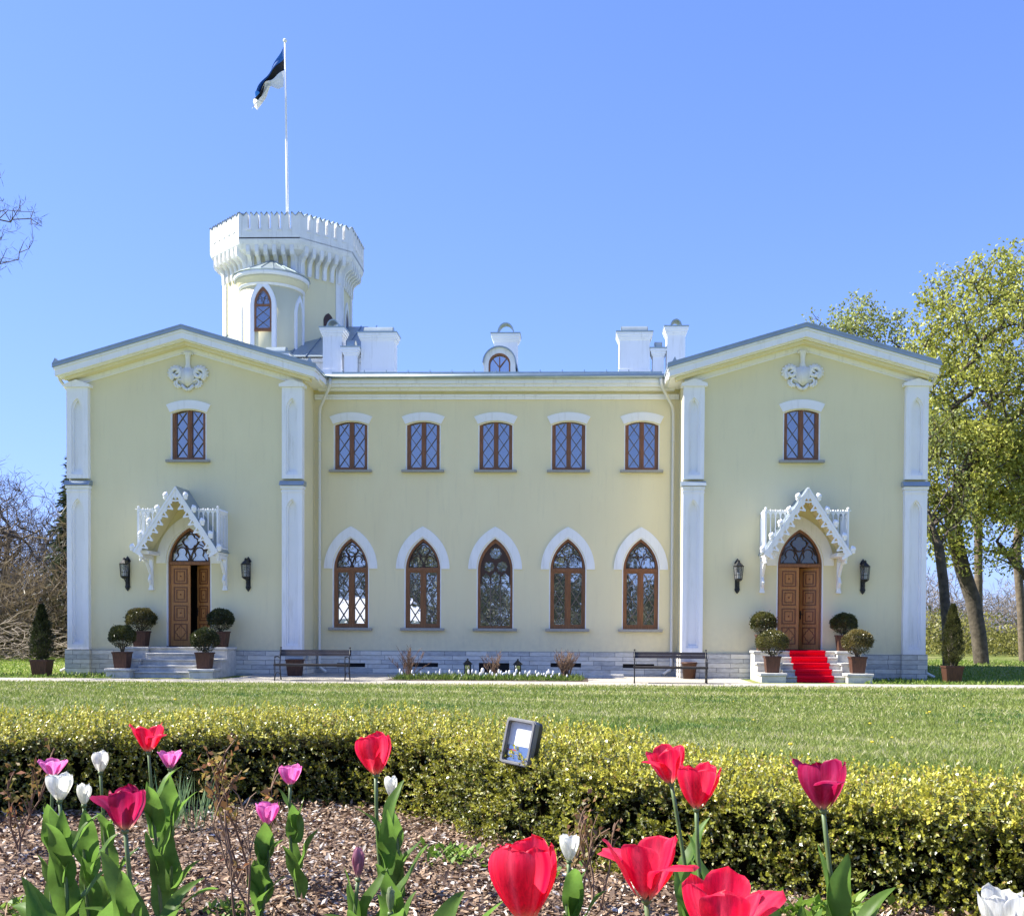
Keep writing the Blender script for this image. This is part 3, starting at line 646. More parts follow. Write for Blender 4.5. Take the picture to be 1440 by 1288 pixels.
# --- entrance canopies, balconies, brackets
mbarge=M_['white']
for s in (-1,1):
    xc=s*XC; A,E,HW=5.09,3.36,1.14; yf=30.0
    rf=MB()
    for q in (-1,1):
        n=Vector((q*(A-E),0,HW)).normalized()*.03
        pr=[(xc,A),(xc+q*HW,E),(xc+q*HW+n.x,E+n.z),(xc,A+.055)]
        rf.plate(pr,[],yf+.002*(q+1),WY-.002)
    can=rf.build('canopy',M_['metal'],house)
    lin=MB()
    for q in (-1,1): lin.plate([(xc+q*.012,A-.035),(xc+q*(HW-.03),E+.012),(xc+q*(HW-.045),E+.006),(xc+q*.002,A-.06)],[],yf+.01+.002*q,WY-.01)
    lin.build('canopy_lining',M_['wall'],can)
    bb=MB(); L=math.hypot(HW,A-E)
    for q in (-1,1):
        t=Vector((q*HW,E-A))/L; nn=Vector((-t.y*-q,-abs(t.x)))  # into the gable
        nn=Vector((-q*abs(t.y),-abs(t.x)))
        def P(d,o): 
            v=Vector((xc,A+.03))+t*d+nn*o
            if q*(v.x-xc)<0.002: v.x=xc+q*.002
            return (v.x,v.y)
        N=160; sp=.255; edge=[]
        for i in range(N+1):
            d=.16+(L-.12)*i/N; u=((d-.30)/sp)%1
            off=.135+.15*abs(math.cos(PI*u))**7+.028*abs(math.sin(3*PI*u))
            edge.append(P(d,off))
        holes=[]
        k=0
        while .30+k*sp<L-.05:
            d=.30+k*sp; holes.append([P(d-.05,.115),P(d+.05,.115),P(d,.205)]); k+=1
        bb.plate([P(0,0),P(L+.05,0)]+[P(L+.05,.1)]+edge[::-1],holes,yf-.035+.002*q,yf-.004)
        # raised outer moulding
        bb.plate([P(0,-.012),P(L+.05,-.012),P(L+.05,.045),P(0.04,.045)],[],yf-.06+.002*q,yf-.038)
    bar=bb.build('bargeboard',mbarge,can)
    for q in (-1,1):
        t=Vector((q*HW,E-A))/L; no=Vector((q*abs(t.y),abs(t.x)))
        for k in range(5):
            ck=MB(); d=.36+k*.42; b=Vector((xc,A+.03))+t*d
            c1=b+no*.05; c2=b+no*.105-t*.02; c3=b+no*.07+t*.05
            ck.tube([(b.x,yf-.02,b.y),(c1.x,yf-.02,c1.y)],.03,6); ck.ball((c2.x,yf-.03,c2.y),(.078,.055,.078),10,7); ck.ball((c3.x,yf-.03,c3.y),(.055,.04,.055),8,6)
            c4=b+no*.12-t*.085; ck.ball((c4.x,yf-.03,c4.y),(.03,.025,.03),8,6)
            ck.build('crocket',M_['white'],can,smooth=True)
    sl=MB(); HB=1.12; yb=30.14
    sl.box(xc-HB,xc-HB+.32,yb,WY-.003,3.30,3.36); sl.box(xc+HB-.32,xc+HB,yb,WY-.003,3.30,3.36); sl.box(xc-HB-.02,xc-HB+.30,yb-.03,WY-.003,3.362,3.40); sl.box(xc+HB-.30,xc+HB+.02,yb-.03,WY-.003,3.362,3.40)
    bal=sl.build('balcony',M_['white'],house)
    zt=4.50
    def run(p0,p1,n):
        p0,p1=Vector(p0),Vector(p1); d=(p1-p0)/n; ax='x' if abs(p1.y-p0.y)>abs(p1.x-p0.x) else 'y'
        c=p0.x if ax=='x' else p0.y
        for i in range(n+1):
            p=p0+d*i; rl.box(p.x-.012,p.x+.012,p.y-.012,p.y+.012,3.40,zt-.09)
            rl.ball((p.x,p.y,zt+.035),.024,7,5)
            pm=p+d*.5; 
            if i<n: rl.ball((pm.x,pm.y,zt+.028),.016,6,4)
        a0,a1=(p0.y,p1.y) if ax=='x' else (p0.x,p1.x)
        dd=(a1-a0)/n; hs=[]
        for i in range(n):
            cc=a0+dd*(i+.5); hs.append([(cc-abs(dd)*.40,zt-.135)]+arch(cc,abs(dd)*.40,zt-.13,.09,5)+[(cc+abs(dd)*.40,zt-.135)])
        lo,hi=min(a0,a1)-.012,max(a0,a1)+.012
        rl.plate([(lo,zt-.14),(lo,zt-.015),(hi,zt-.015),(hi,zt-.14)],hs,c-.011,c+.011,ax)
        if ax=='y': rl.box(lo-.02,hi+.02,c-.028,c+.028,zt-.014,zt+.012); rl.box(lo,hi,c-.018,c+.018,3.47,3.50)
        else: rl.box(c-.026,c+.026,lo+.04,hi,zt-.014,zt+.011); rl.box(c-.017,c+.017,lo+.03,hi,3.47,3.499)
    for q in (-1,1):
        rl=MB()
        x0=xc+q*.44; x1=xc+q*(HB-.02); n=5; dd=(x1-x0)/n; y=yb+.02; hs=[]
        for i in range(n+1):
            x=x0+dd*i; zb=max(3.40,A-(A-E)/HW*abs(x-xc)+.05)
            if zb<zt-.15: rl.box(x-.012,x+.012,y-.012,y+.012,zb,zt-.09)
            rl.ball((x,y,zt+.035),.026,7,5); rl.ball((x+dd*.5,y,zt+.028),.018,6,4)
            if i<n and i>0: cc=x+dd*.5; hs.append([(cc-abs(dd)*.38,zt-.135)]+arch(cc,abs(dd)*.38,zt-.13,.10,5)+[(cc+abs(dd)*.38,zt-.135)])
        lo,hi=sorted((x0,x1)); lo2,hi2=sorted((x0+dd*.9,x1)); rl.plate([(lo2,zt-.14),(lo2,zt-.015),(hi2,zt-.015),(hi2,zt-.14)],hs,y-.011,y+.011); rl.box(lo-.02,hi+.02,y-.028,y+.028,zt-.014,zt+.012)
        run((xc+q*(HB-.02),yb+.07,0),(xc+q*(HB-.02),WY-.02,0),6)
        rl.box(xc+q*(HB-.02)-.025,xc+q*(HB-.02)+.025,yb-.005,yb+.045,3.40,zt+.04); rl.ball((xc+q*(HB-.02),yb+.02,zt+.08),.04,8,6)
        rl.build('railing',M_['white'],bal)
    for q in (-1,1):
        b=MB(); x=xc+q*1.05
        b.box(x-.05,x+.05,WY-.09,WY-.002,2.36,3.29); b.box(x-.04,x+.04,30.25,WY-.092,3.20,3.295)
        b.tube([(x,WY-.12,2.5),(x,WY-.20,2.62),(x,WY-.12,2.78),(x,WY-.24,2.95),(x,WY-.42,3.12),(x,WY-.72,3.20)],[.035,.05,.035,.05,.045,.03],8)
        b.ball((x,WY-.17,2.60),.055,8,6); b.ball((x,WY-.17,2.86),.05,8,6)
        b.box(x-.065,x+.065,WY-.10,WY-.002,2.34,2.40)
        for yy in (30.22,30.45): b.lathe([(.012,-.20),(.04,-.17),(.03,-.12),(.045,-.07),(.045,0)],(x+q*.02,yy,3.30),8)
        b.build('bracket',M_['white'],house,bevel=0)
# --- entrance steps with stepped cheek walls
for s in (-1,1):
    xc=s*8.62; st=MB(); fr=[30.30,30.03,29.76,29.49,29.22]; zz=[.75,.59,.43,.27,.11]
    st.box(xc-.79,xc+.79,fr[0],WY-.075,-.1,.745); 
    for i in range(1,5): st.box(xc-.79,xc+.79,fr[i],fr[i-1]-.002,-.1,zz[i]-.045)
    for i in range(5): 
        yb_=(fr[i-1]-.003) if i else WY-.08
        st.box(xc-.785,xc+.785,fr[i]-.045,yb_,zz[i]-.043,zz[i])
    for q in (-1,1):
        for z,y0,y1 in ((.74,30.12,WY-.075),(.44,29.62,30.118),(.185,28.92,29.618)):
            a,b=sorted((xc+q*.795,xc+q*1.43)); st.box(a,b,y0,y1,-.1,z-.06); st.box(a-.03,b+.03,y0-.035,y1+(-.04 if z<.7 else 0),z-.058,z+.01)
    st.build('steps',M_['step'],house,bevel=.012)
# --- chimneys
def chimney(x0,x1,y0,y1,zt,kind,zb=8.7):
    c=MB(); c.box(x0,x1,y0,y1,zb,zt-.26); cx=(x0+x1)/2
    c.box(x0-.02,x1+.02,y0-.02,y1+.02,zb+.5,zb+.95 if zt-zb>1.7 else zb+.7)
    c.box(x0-.03,x1+.03,y0-.03,y1+.03,zt-.262,zt-.20); c.box(x0-.06,x1+.06,y0-.06,y1+.06,zt-.198,zt-.12); c.box(x0-.09,x1+.09,y0-.09,y1+.09,zt-.118,zt-.04)
    ch=c.build('chimney',M_['white'],house)
    k=MB(); k.box(x0-.025,x1+.025,y0-.035,y1+.02,zb-.02,zb+.25); k.build('flashing',M_['metal'],ch)
    k=MB(); k.box(x0-.11,x1+.11,y0-.11,y1+.11,zt-.038,zt)
    if kind=='barrel':
        n=10; r=.17; ym=(y0+y1)/2
        for i in range(n):
            a,b=PI*i/n,PI*(i+1)/n
            k.add([(X,ym+r*1.3*math.cos(t),zt+.0+r*1.35*math.sin(t)) for X in (x0+.06,x1-.06) for t in (a,b)],[(0,1,3,2)])
        k.plate([(ym+r*1.3*math.cos(PI*i/n),zt+r*1.35*math.sin(PI*i/n)) for i in range(n+1)],[],x0+.06,x0+.08,'x'); k.plate([(ym+r*1.3*math.cos(PI*i/n),zt+r*1.35*math.sin(PI*i/n)) for i in range(n+1)],[],x1-.08,x1-.06,'x')
    else:
        n=12; r=(x1-x0)*.5-.1
        o=[(cx+r*math.cos(PI*i/n),zt+r*1.3*math.sin(PI*i/n)) for i in range(n+1)]; i_=[(cx+(r-.03)*math.cos(PI*i/n),zt+(r-.03)*1.3*math.sin(PI*i/n)) for i in range(n+1)]
        k.plate(o+i_[::-1],[],y0+.05,y1-.05)
    k.build('cowl',M_['zinc'],ch)
chimney(-5.88,-5.26,35.8,36.4,11.0,'hoop'); chimney(-5.16,-4.76,35.7,36.1,10.35,'barrel'); chimney(-4.66,-3.58,35.9,36.5,10.86,'barrel')
chimney(-7.9,-7.1,36.0,36.5,10.24,'barrel',9.0); chimney(-.35,.40,35.9,36.4,10.82,'hoop')
chimney(3.68,4.66,35.9,36.5,10.86,'barrel'); chimney(4.76,5.12,35.95,36.4,10.35,'barrel'); chimney(5.2,5.78,35.8,36.4,11.0,'hoop')
# --- dormer
d=MB(); o=[(-.48,8.6),(-.48,9.3)]+[(-.48*math.cos(PI*i/16),9.3+.48*math.sin(PI*i/16)) for i in range(1,16)]+[(.48,9.3),(.48,8.6)]
h=[(-.33,8.9),(-.33,9.28)]+[(-.33*math.cos(PI*i/14),9.28+.33*math.sin(PI*i/14)) for i in range(1,14)]+[(.33,9.28),(.33,8.9)]
d.plate(o,[h],33.6,33.7); d.plate([(p[0]*.93,8.7+(p[1]-8.7)*.95) for p in o],[],33.9,36); dm=d.build('dormer',M_['towerwhite'],house)
d=MB(); o2=[(p[0]*1.07,9.3+(p[1]-9.3)*1.07) for p in o[1:-1]]; d.plate(o2+o[1:-1][::-1],[],33.52,36); d.build('dormer_roof',M_['metal'],dm)
d=MB(); h2=[(p[0]*.86,9.18+(p[1]-9.18)*.86) for p in h]; d.plate(h,[h2],33.62,33.68); d.box(-.012,.012,33.63,33.66,8.95,9.5); d.plate([(-.008,9.2),(.2,9.46),(.21,9.45),(.008,9.18)],[],33.632,33.655); d.plate([(.008,9.2),(-.2,9.46),(-.21,9.45),(-.008,9.18)],[],33.634,33.657)
d.build('dormer_frame',M_['frame'],dm); d=MB(); d.plate(h,[],33.70,33.71); d.build('pane',M_['glasslow'],dm)
# --- raised rear roof beside the tower
rb=MB(); rb.box(-10.6,-5.05,37.6,44,8.3,10.29); rb.build('wall',M_['towerwhite'],house); rb=MB(); rb.box(-10.7,-4.98,37.5,44.1,10.30,10.42); rb.build('cornice',M_['white'],house)
rb=MB(); rb.add([(-10.8,37.35,10.43),(-4.9,37.35,10.43),(-5.4,41,12.42),(-10.3,41,12.42),(-4.9,44.4,10.43),(-10.8,44.4,10.43)],[(0,1,2,3),(3,2,4,5),(1,4,2),(0,3,5)])
for i in range(10): 
    x=-10.3+i*.58; dz=(12.42-10.43)/3.65; rb.add([(x-.012,37.35,10.44),(x+.012,37.35,10.44),(x+.012,41,12.43),(x-.012,41,12.43),(x-.012,37.35,10.475),(x+.012,37.35,10.475),(x+.012,41,12.465),(x-.012,41,12.465)],[(0,1,2,3),(4,5,6,7),(0,3,7,4),(1,2,6,5),(0,1,5,4)])
rb.build('roof',M_['metal'],house)
# --- tower
TX,TY=-8.36,41.0
def octa(a,z): r=a/math.cos(PI/8); return [(TX+r*math.cos(rad(22.5+45*k)),TY+r*math.sin(rad(22.5+45*k)),z) for k in range(8)]
def loft(mb,prof):
    vs=[]; [vs.extend(octa(a,z)) for a,z in prof]; fs=[]
    for i in range(len(prof)-1):
        for k in range(8): fs.append((i*8+k,i*8+(k+1)%8,(i+1)*8+(k+1)%8,(i+1)*8+k))
    mb.add(vs,fs)
def onface(mb,k,a,fn):
    """fn draws with u along the face, y=-outward depth, z ; k=0 is the face towards the lawn"""
    st=len(mb.v); fn(mb); ang=-PI/2+k*PI/4; n=(math.cos(ang),math.sin(ang)); u=(-n[1],n[0])
    for i in range(st,len(mb.v)):
        x,y,z=mb.v[i]; mb.v[i]=(TX+n[0]*(a-y)+u[0]*x,TY+n[1]*(a-y)+u[1]*x,z)
AS,AC=2.14,2.58; HS=AS*math.tan(PI/8); HC=AC*math.tan(PI/8)
t=MB(); loft(t,[(AS,8.5),(AS,14.5)]); tower=t.build('tower',M_['wall'],house)
for k in range(8):
    t=MB()
    def f(mb): mb.box(-HS+.0,-HS+.24,-.05,-.001,8.6,14.3); mb.box(HS-.24,HS,-.05,-.001,8.6,14.3)
    onface(t,k,AS,f)
    t.build('corner_strip',M_['towerwhite'],tower)
t=MB(); loft(t,[(AS+.02,14.30),(AS+.12,14.36),(AS+.30,14.44),(AS+.40,14.60),(AC-.02,14.66),(AC,14.73),(AC,14.80),(AC-.25,14.80),(AC-.25,14.70),(1.0,14.70)]); t.build('crown_cove',M_['towerwhite'],tower)
t=MB()
for k in range(8):
    def f(mb):
        n=6; w=2*HC/n; top=[]; holes=[]; out=[(-HC,14.76)]
        zt=15.66; sl_=.045
        for i in range(n):
            x0,x1=-HC+i*w+(sl_ if i else 0),-HC+(i+1)*w-(sl_ if i<n-1 else 0)
            if i: out.append((x0,15.12))
            out+= [(x0,zt-.05),(x0+.03,zt),((x0+x1)/2,zt-.13),(x1-.03,zt),(x1,zt-.05)]
            if i<n-1: out.append((x1,15.12))
        out.append((HC,14.76))
        mb.plate(out,[],.0,.22)
        for i in range(1,n): mb.box(-HC+i*w-.07,-HC+i*w+.07,-.025,-.002,15.04,15.09)
    onface(t,k,AC,f)
par=t.build('battlement',M_['towerwhite'],tower)
t=MB()
for k in range(8):
    def f(mb):
        n=6; w=2*HC/n
        for i in range(n):
            x0,x1=-HC+i*w+(.05 if i else 0),-HC+(i+1)*w-(.05 if i<n-1 else 0); zt=15.665
            for a,b in (((x0-.01,zt-.045),(x0+.03,zt+.008)),((x0+.03,zt+.008),((x0+x1)/2,zt-.122)),(((x0+x1)/2,zt-.122),(x1-.03,zt+.008)),((x1-.03,zt+.008),(x1+.01,zt-.045))):
                mb.plate([a,b,(b[0],b[1]-.016+.024),(a[0],a[1]+.008)],[],-.03,.25)
    onface(t,k,AC,f)
t.build('coping',M_['metal'],tower)
for k in (-2,-1,0,1,2):
    for i in range(6):
        t=MB()
        def f(mb):
            cx=-HS+.12+(2*HS-.24)*i/5
            prof=[(-.001,13.66),(-.07,13.64),(-.10,13.72),(-.10,13.95),(-.14,14.08),(-.24,14.18),(-.36,14.24),(-.40,14.34),(-.40,14.56),(-.001,14.56)]
            mb.plate(prof,[],cx-.065,cx+.065,'x')
        onface(t,k,AS,f)
        t.build('corbel',M_['towerwhite'],tower)
t=MB()
def arched(mb,u,z0,z1,a,d0,d1): mb.plate([(u-a,z0)]+arch(u,a,z1-a*1.5,a*1.5,8)+[(u+a,z0)],[],d0,d1)
onface(t,1,AS,lambda mb:arched(mb,.35,11.6,12.55,.20,-.02,-.002)); t.build('tower_window',M_['tracery'],tower); t=MB(); onface(t,2,AS,lambda mb:arched(mb,0,11.4,12.9,.24,-.02,-.002))
t.build('tower_window',M_['tracery'],tower)
t=MB(); onface(t,2,AS,lambda mb:mb.plate([(-.36,11.2)]+arch(0,.36,12.6,.7,8)+[(.36,11.2),(.25,11.2)]+arch(0,.25,12.55,.5,8)[::-1]+[(-.25,11.2)],[],-.05,-.003)); t.build('window_surround',M_['towerwhite'],tower)
# turret bay
BX,BY=-8.35,38.7
t=MB(); t.lathe([(1.06,8.8),(1.06,12.95)],(BX,BY,0),40); tur=t.build('turret',M_['wall'],house,smooth=True)
t=MB(); t.lathe([(1.05,12.93),(1.12,12.95),(1.13,13.00),(1.14,13.01)],(BX,BY,0),48); t.build('turret_cornice',M_['white'],tur,smooth=True)
t=MB(); t.lathe([(1.135,13.012),(1.15,13.08),(1.20,13.18),(1.245,13.24)],(BX,BY,0),48); t.build('turret_cove',M_['wall'],tur,smooth=True)
t=MB(); t.lathe([(1.20,13.245),(1.27,13.25),(1.28,13.34),(1.29,13.40)],(BX,BY,0),48); t.build('turret_eave',M_['white'],tur,smooth=True)
t=MB(); t.lathe([(1.30,13.38),(1.33,13.41),(1.30,13.44),(0.02,14.08)],(BX,BY,0),20)
for k in range(20):
    a=2*PI*k/20; t.tube([(BX+1.3*math.cos(a),BY+1.3*math.sin(a),13.45),(BX,BY,14.10)],.014,4)
t.build('cone_roof',M_['zinc'],tur)
t=MB(); yt=BY-1.06
A_=arch(BX,.44,12.20,.92); B_=arch(BX,.30,12.25,.62); t.plate([(BX-.44,9.4)]+A_+[(BX+.44,9.4),(BX+.30,9.4)]+B_[::-1]+[(BX-.30,9.4)],[],yt-.05,yt+.12)
for an in (-66,77):
    st=len(t.v); t.plate([(-.30,9.4)]+arch(0,.30,12.1,.7)+[(.30,9.4),(.2,9.4)]+arch(0,.2,12.05,.55)[::-1]+[(-.2,9.4)],[],-.04,.06)
    for i in range(st,len(t.v)):
        x,y,z=t.v[i]; a=rad(-90+an); n=(math.cos(a),math.sin(a)); t.v[i]=(BX+n[0]*(1.05-y)-n[1]*x,BY+n[1]*(1.05-y)+n[0]*x,z)
t.build('turret_surround',M_['white'],tur)
t=MB(); o=[(BX-.295,11.42)]+arch(BX,.295,12.25,.60)+[(BX+.295,11.42)]; t.plate(o,[[(BX-.235,11.47),(BX-.235,12.20),(BX+.235,12.20),(BX+.235,11.47)],arch(BX,.23,12.27,.46)],yt-.03,yt+.0)
t.box(BX-.30,BX+.30,yt-.05,yt+.10,11.36,11.417); t.build('turret_window',M_['frame'],tur)
t=MB(); t.plate([(p[0],p[1]) for p in o],[],yt-.003,yt+.0); t.build('pane',M_['glass'],tur)
t=MB(); lattice(t,BX-.235,BX+.235,11.47,12.20,.36,yt-.02,.012); fan_tracery(t,BX,.228,12.272,.458,yt-.022,yt-.008); t.build('lattice',M_['lead'],tur)

# ------------------------------------------------------------------ flagpole and flag
fp=MB(); fp.tube([(-8.40,41,14.6),(-8.42,41,17.5),(-8.47,41,20.5),(-8.50,41,22.8)],[.055,.05,.042,.034],10); 
fpole=thing('flagpole','tall white flagpole rising from the battlemented tower','flagpole',(-8.40,41,14.72)); fp.build('pole',M_['white'],fpole,smooth=True)
b=MB(); b.ball((-8.50,41,22.86),.075,12,8); b.build('finial',M_['white'],fpole,smooth=True)
b=MB(); b.tube([(-8.45,40.95,16.6),(-8.40,40.95,19.5),(-8.50,40.95,22.7)],.006,4); b.tube([(-8.42,40.95,16.75),(-8.36,40.93,16.75)],.02,5); b.build('halyard',M_['white'],fpole)
def poly(pts,t):
    n=len(pts)-1; i=min(int(t*n),n-1); f=t*n-i; return [pts[i][k]+(pts[i+1][k]-pts[i][k])*f for k in range(2)]
T_=[(-8.55,22.66),(-8.78,22.30),(-9.02,21.90),(-9.25,21.50),(-9.46,21.16),(-9.52,21.02)]
B_=[(-8.54,21.14),(-8.72,21.12),(-8.93,21.16),(-9.10,21.16),(-9.28,20.80),(-9.63,20.27)]
NS,NT=44,30; mb=MB(); cols=[]
vs=[];fs=[]
SC=[(.02,.11,.36),(.012,.012,.014),(.80,.80,.80)]
CUT=[0,.28,.56,1.0]
for st_ in range(3):
    b0=len(vs)
    for j in range(NT//3+1):
        t=CUT[st_]+(CUT[st_+1]-CUT[st_])*j/(NT//3)
        for i in range(NS+1):
            s_=i/NS; a=poly(T_,s_); b_=poly(B_,s_); w=t
            x=a[0]+(b_[0]-a[0])*w; z=a[1]+(b_[1]-a[1])*w
            y=41+.22*s_*math.sin(t*15+s_*3)*(.3+s_)+.05*math.sin(s_*14+t*4)
            x+=.06*s_*math.sin(t*15+1.2); vs.append((x,y,z)); cols.append(SC[st_])
    for j in range(NT//3):
        for i in range(NS): p=b0+j*(NS+1)+i; fs.append((p,p+1,p+NS+2,p+NS+1))
mb.add(vs,fs); fl=mb.build('flag',mat('flag_cloth',(1,1,1),rough=.75,attr='Col',trans=.3),loc=(-8.54,41,21.14),smooth=True,cols=cols)
tag(fl,'blue, black and white striped flag drooping from the pole','flag')

# ------------------------------------------------------------------ leaf helper
def unit(a): return a/np.maximum(np.linalg.norm(a,axis=1,keepdims=True),1e-9)
def leafquads(P,D,N,Ln,Wd,C,fold=.25):
    D=unit(D); Sd=unit(np.cross(D,N)); N=unit(np.cross(Sd,D)); Ln=np.asarray(Ln)[:,None]; Wd=np.asarray(Wd)[:,None]
    mid=P+D*Ln*.5; v=np.stack([P,mid+Sd*Wd*.5+N*Wd*fold,P+D*Ln,mid-Sd*Wd*.5+N*Wd*fold],1).reshape(-1,3)
    n=len(P); F=np.arange(4*n).reshape(n,4); return v,F,np.repeat(C,4,axis=0)
def mixc(a,b,t): t=np.asarray(t)[:,None]; return np.array(a)*(1-t)+np.array(b)*t
def rnd(n): return RNG.random(n)
def rdir(n,up=0): 
    d=RNG.normal(size=(n,3)); d[:,2]+=up; return unit(d)
def smooth_noise(P,sc,seed):
    r=np.random.default_rng(seed); out=np.zeros(len(P))
    for i in range(6):
        k=r.normal(size=3)*sc*(1+.5*i); out+=np.sin(P@k+r.random()*6.28)/(1+.4*i)
    return out/3

# ------------------------------------------------------------------ potted plants
def pot_parts(root,x,y,z,w,h,round_=False):
    m=MB(); a=w*.5; b=w*.39
    if round_:
        m.lathe([(b,0),(a*.97,h*.9),(a*1.05,h*.9),(a*1.05,h),(a*.92,h),(a*.9,h*.93)],(x,y,z),20)
    else:
        m.add([(x-b,y-b,z),(x+b,y-b,z),(x+b,y+b,z),(x-b,y+b,z),(x-a,y-a,z+h),(x+a,y-a,z+h),(x+a,y+a,z+h),(x-a,y+a,z+h),
               (x-a+.02,y-a+.02,z+h),(x+a-.02,y-a+.02,z+h),(x+a-.02,y+a-.02,z+h),(x-a+.02,y+a-.02,z+h),(x-a+.03,y-a+.03,z+h-.05),(x+a-.03,y-a+.03,z+h-.05),(x+a-.03,y+a-.03,z+h-.05),(x-a+.03,y+a-.03,z+h-.05)],
              [(0,1,5,4),(1,2,6,5),(2,3,7,6),(3,0,4,7),(3,2,1,0),(4,5,9,8),(5,6,10,9),(6,7,11,10),(7,4,8,11),(8,9,13,12),(9,10,14,13),(10,11,15,14),(11,8,12,15)])
        for i in range(4):
            t=-1+2*(i+.5)/4+.25; 
            if abs(t)<1: m.add([(x+t*b-.003,y-b-.002,z),(x+t*b+.003,y-b-.002,z),(x+t*a+.003,y-a-.004,z+h),(x+t*a-.003,y-a-.004,z+h)],[(0,1,2,3)])
        m.box(x-a-.012,x+a+.012,y-a-.012,y+a+.012,z+h-.03,z+h-.0)if False else None
        m.plate([(x-a-.012,y-a-.012),(x+a+.012,y-a-.012),(x+a+.012,y+a+.012),(x-a-.012,y+a+.012)],[[(x-a+.015,y-a+.015),(x+a-.015,y-a+.015),(x+a-.015,y+a-.015),(x-a+.015,y+a-.015)]],z+h-.035,z+h+.006,'z')
    m.build('pot',M_['rust'],root,smooth=round_)
    s_=MB(); s_.box(x-a*.85,x+a*.85,y-a*.85,y+a*.85,z+h-.08,z+h-.045) if not round_ else s_.lathe([(a*.88,h*.86),(a*.88,h*.92)],(x,y,z),16)
    s_.build('soil',M_['soil'],root)
def topiary(x,y,z,rx,rz,gap,label,col,cat='potted shrub'):
    root=thing('potted_topiary',label,cat,(x,y,z),'clipped ball shrubs in pots on the entrance steps')
    pot_parts(root,x,y,z,.40,.43)
    rr=random.Random(int((x+50)*100)); zc=z+.43+gap+rz
    st=MB()
    for i in range(9):
        a=rr.uniform(0,6.28); r=rx*rr.uniform(.25,.75)
        p1=(x+r*.35*math.cos(a),y+r*.35*math.sin(a),z+.43+gap*.55+.05); p2=(x+r*math.cos(a),y+r*math.sin(a),zc-rz*rr.uniform(.05,.55))
        st.tube([(x+.02*math.cos(a),y+.02*math.sin(a),z+.37),p1,p2],[.014,.011,.006],5)
    st.build('stem',M_['twig'],root)
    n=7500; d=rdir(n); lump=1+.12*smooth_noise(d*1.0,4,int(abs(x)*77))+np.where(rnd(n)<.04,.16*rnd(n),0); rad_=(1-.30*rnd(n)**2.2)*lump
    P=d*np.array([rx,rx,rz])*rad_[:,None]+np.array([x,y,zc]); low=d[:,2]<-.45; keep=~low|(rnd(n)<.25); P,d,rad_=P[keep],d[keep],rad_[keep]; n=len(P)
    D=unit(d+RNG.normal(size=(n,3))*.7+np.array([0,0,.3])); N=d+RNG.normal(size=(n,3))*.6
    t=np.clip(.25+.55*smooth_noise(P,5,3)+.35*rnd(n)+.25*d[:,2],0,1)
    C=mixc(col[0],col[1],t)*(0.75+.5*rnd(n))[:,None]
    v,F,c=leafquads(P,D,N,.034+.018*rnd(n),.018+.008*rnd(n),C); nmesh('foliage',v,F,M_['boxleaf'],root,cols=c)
    k=MB(); k.ball((x,y,zc+rz*.12),(rx*.6,rx*.6,rz*.5),14,9); k.build('dark_core',M_['barkdark'],root,smooth=True)
DK=((.022,.034,.010),(.085,.095,.025)); OL=((.045,.055,.014),(.20,.18,.045)); BZ=((.05,.055,.015),(.26,.17,.045))
for a in [(-9.75,29.27,.196,.335,.29,.13,'dark round clipped shrub in pot at the left end of the bottom step, left entrance',DK),
          (-7.52,29.27,.196,.35,.30,.04,'dark round clipped shrub in pot right of the bottom step, left entrance',DK),
          (-9.75,30.55,.752,.40,.31,.02,'bronze-tinged round clipped shrub in pot left of the door, left entrance',((.03,.042,.012),(.17,.14,.035))),
          (-7.50,30.55,.752,.35,.30,.03,'dark green clipped shrub in pot right of the half-open door, left entrance',DK),
          (7.50,30.55,.752,.345,.30,.02,'dark olive ball shrub in pot left of the door, red-carpet entrance',((.03,.042,.012),(.16,.15,.035))),
          (7.52,29.27,.196,.40,.30,.06,'yellow-green ball shrub in wooden pot left of the red carpet',OL),
          (9.68,30.55,.752,.345,.27,.05,'dark olive ball shrub in pot right of the door, red-carpet entrance',((.03,.042,.012),(.13,.13,.03))),
          (9.74,29.27,.196,.37,.31,.08,'yellow-bronze ball shrub in wooden pot right of the red carpet',((.055,.06,.018),(.28,.22,.07)))]: topiary(*a)
def conifer_pot(x,y,z,h,r,label,col):
    root=thing('potted_conifer',label,'potted conifer',(x,y,z),'slim conifers in pots beside the house'); pot_parts(root,x,y,z,.46,.44)
    n=9000; t=rnd(n)**.8; prof=np.minimum(1,(1-t)*1.55+.12)*np.minimum(1,.45+t*3.2); a=rnd(n)*6.283; rr=r*prof*(1-.35*rnd(n)**2)*(1+.16*np.sin(a*5+t*14)+.14*np.sin(a*3-t*31))*np.where(rnd(n)<.06,1.35,1)
    P=np.stack([x+rr*np.cos(a),y+rr*np.sin(a),z+.44+t*h],1); d=np.stack([np.cos(a),np.sin(a),np.full(n,1.6)],1)+RNG.normal(size=(n,3))*.4
    C=mixc(col[0],col[1],np.clip(.3+.4*smooth_noise(P,4,9)+.3*rnd(n),0,1))*(0.7+.6*rnd(n))[:,None]
    v,F,c=leafquads(P,d,np.stack([np.cos(a),np.sin(a),0*a],1)+RNG.normal(size=(n,3))*.4,.05+.03*rnd(n),.014+.008*rnd(n),C); nmesh('foliage',v,F,M_['boxleaf'],root,cols=c)
    k=MB(); k.tube([(x,y,z+.36),(x,y,z+.44+h*.85)],[.05,.02],7); k.lathe([(.02,.5),(r*.55,.7),(r*.6,.44+h*.3),(.02,.44+h*.8)],(x,y,z),10); k.build('trunk',M_['barkdark'],root)
conifer_pot(-12.05,29.5,-.045,1.46,.26,'dark slim conifer in rusty pot on the grass left of the house',((.016,.026,.010),(.05,.065,.02)))
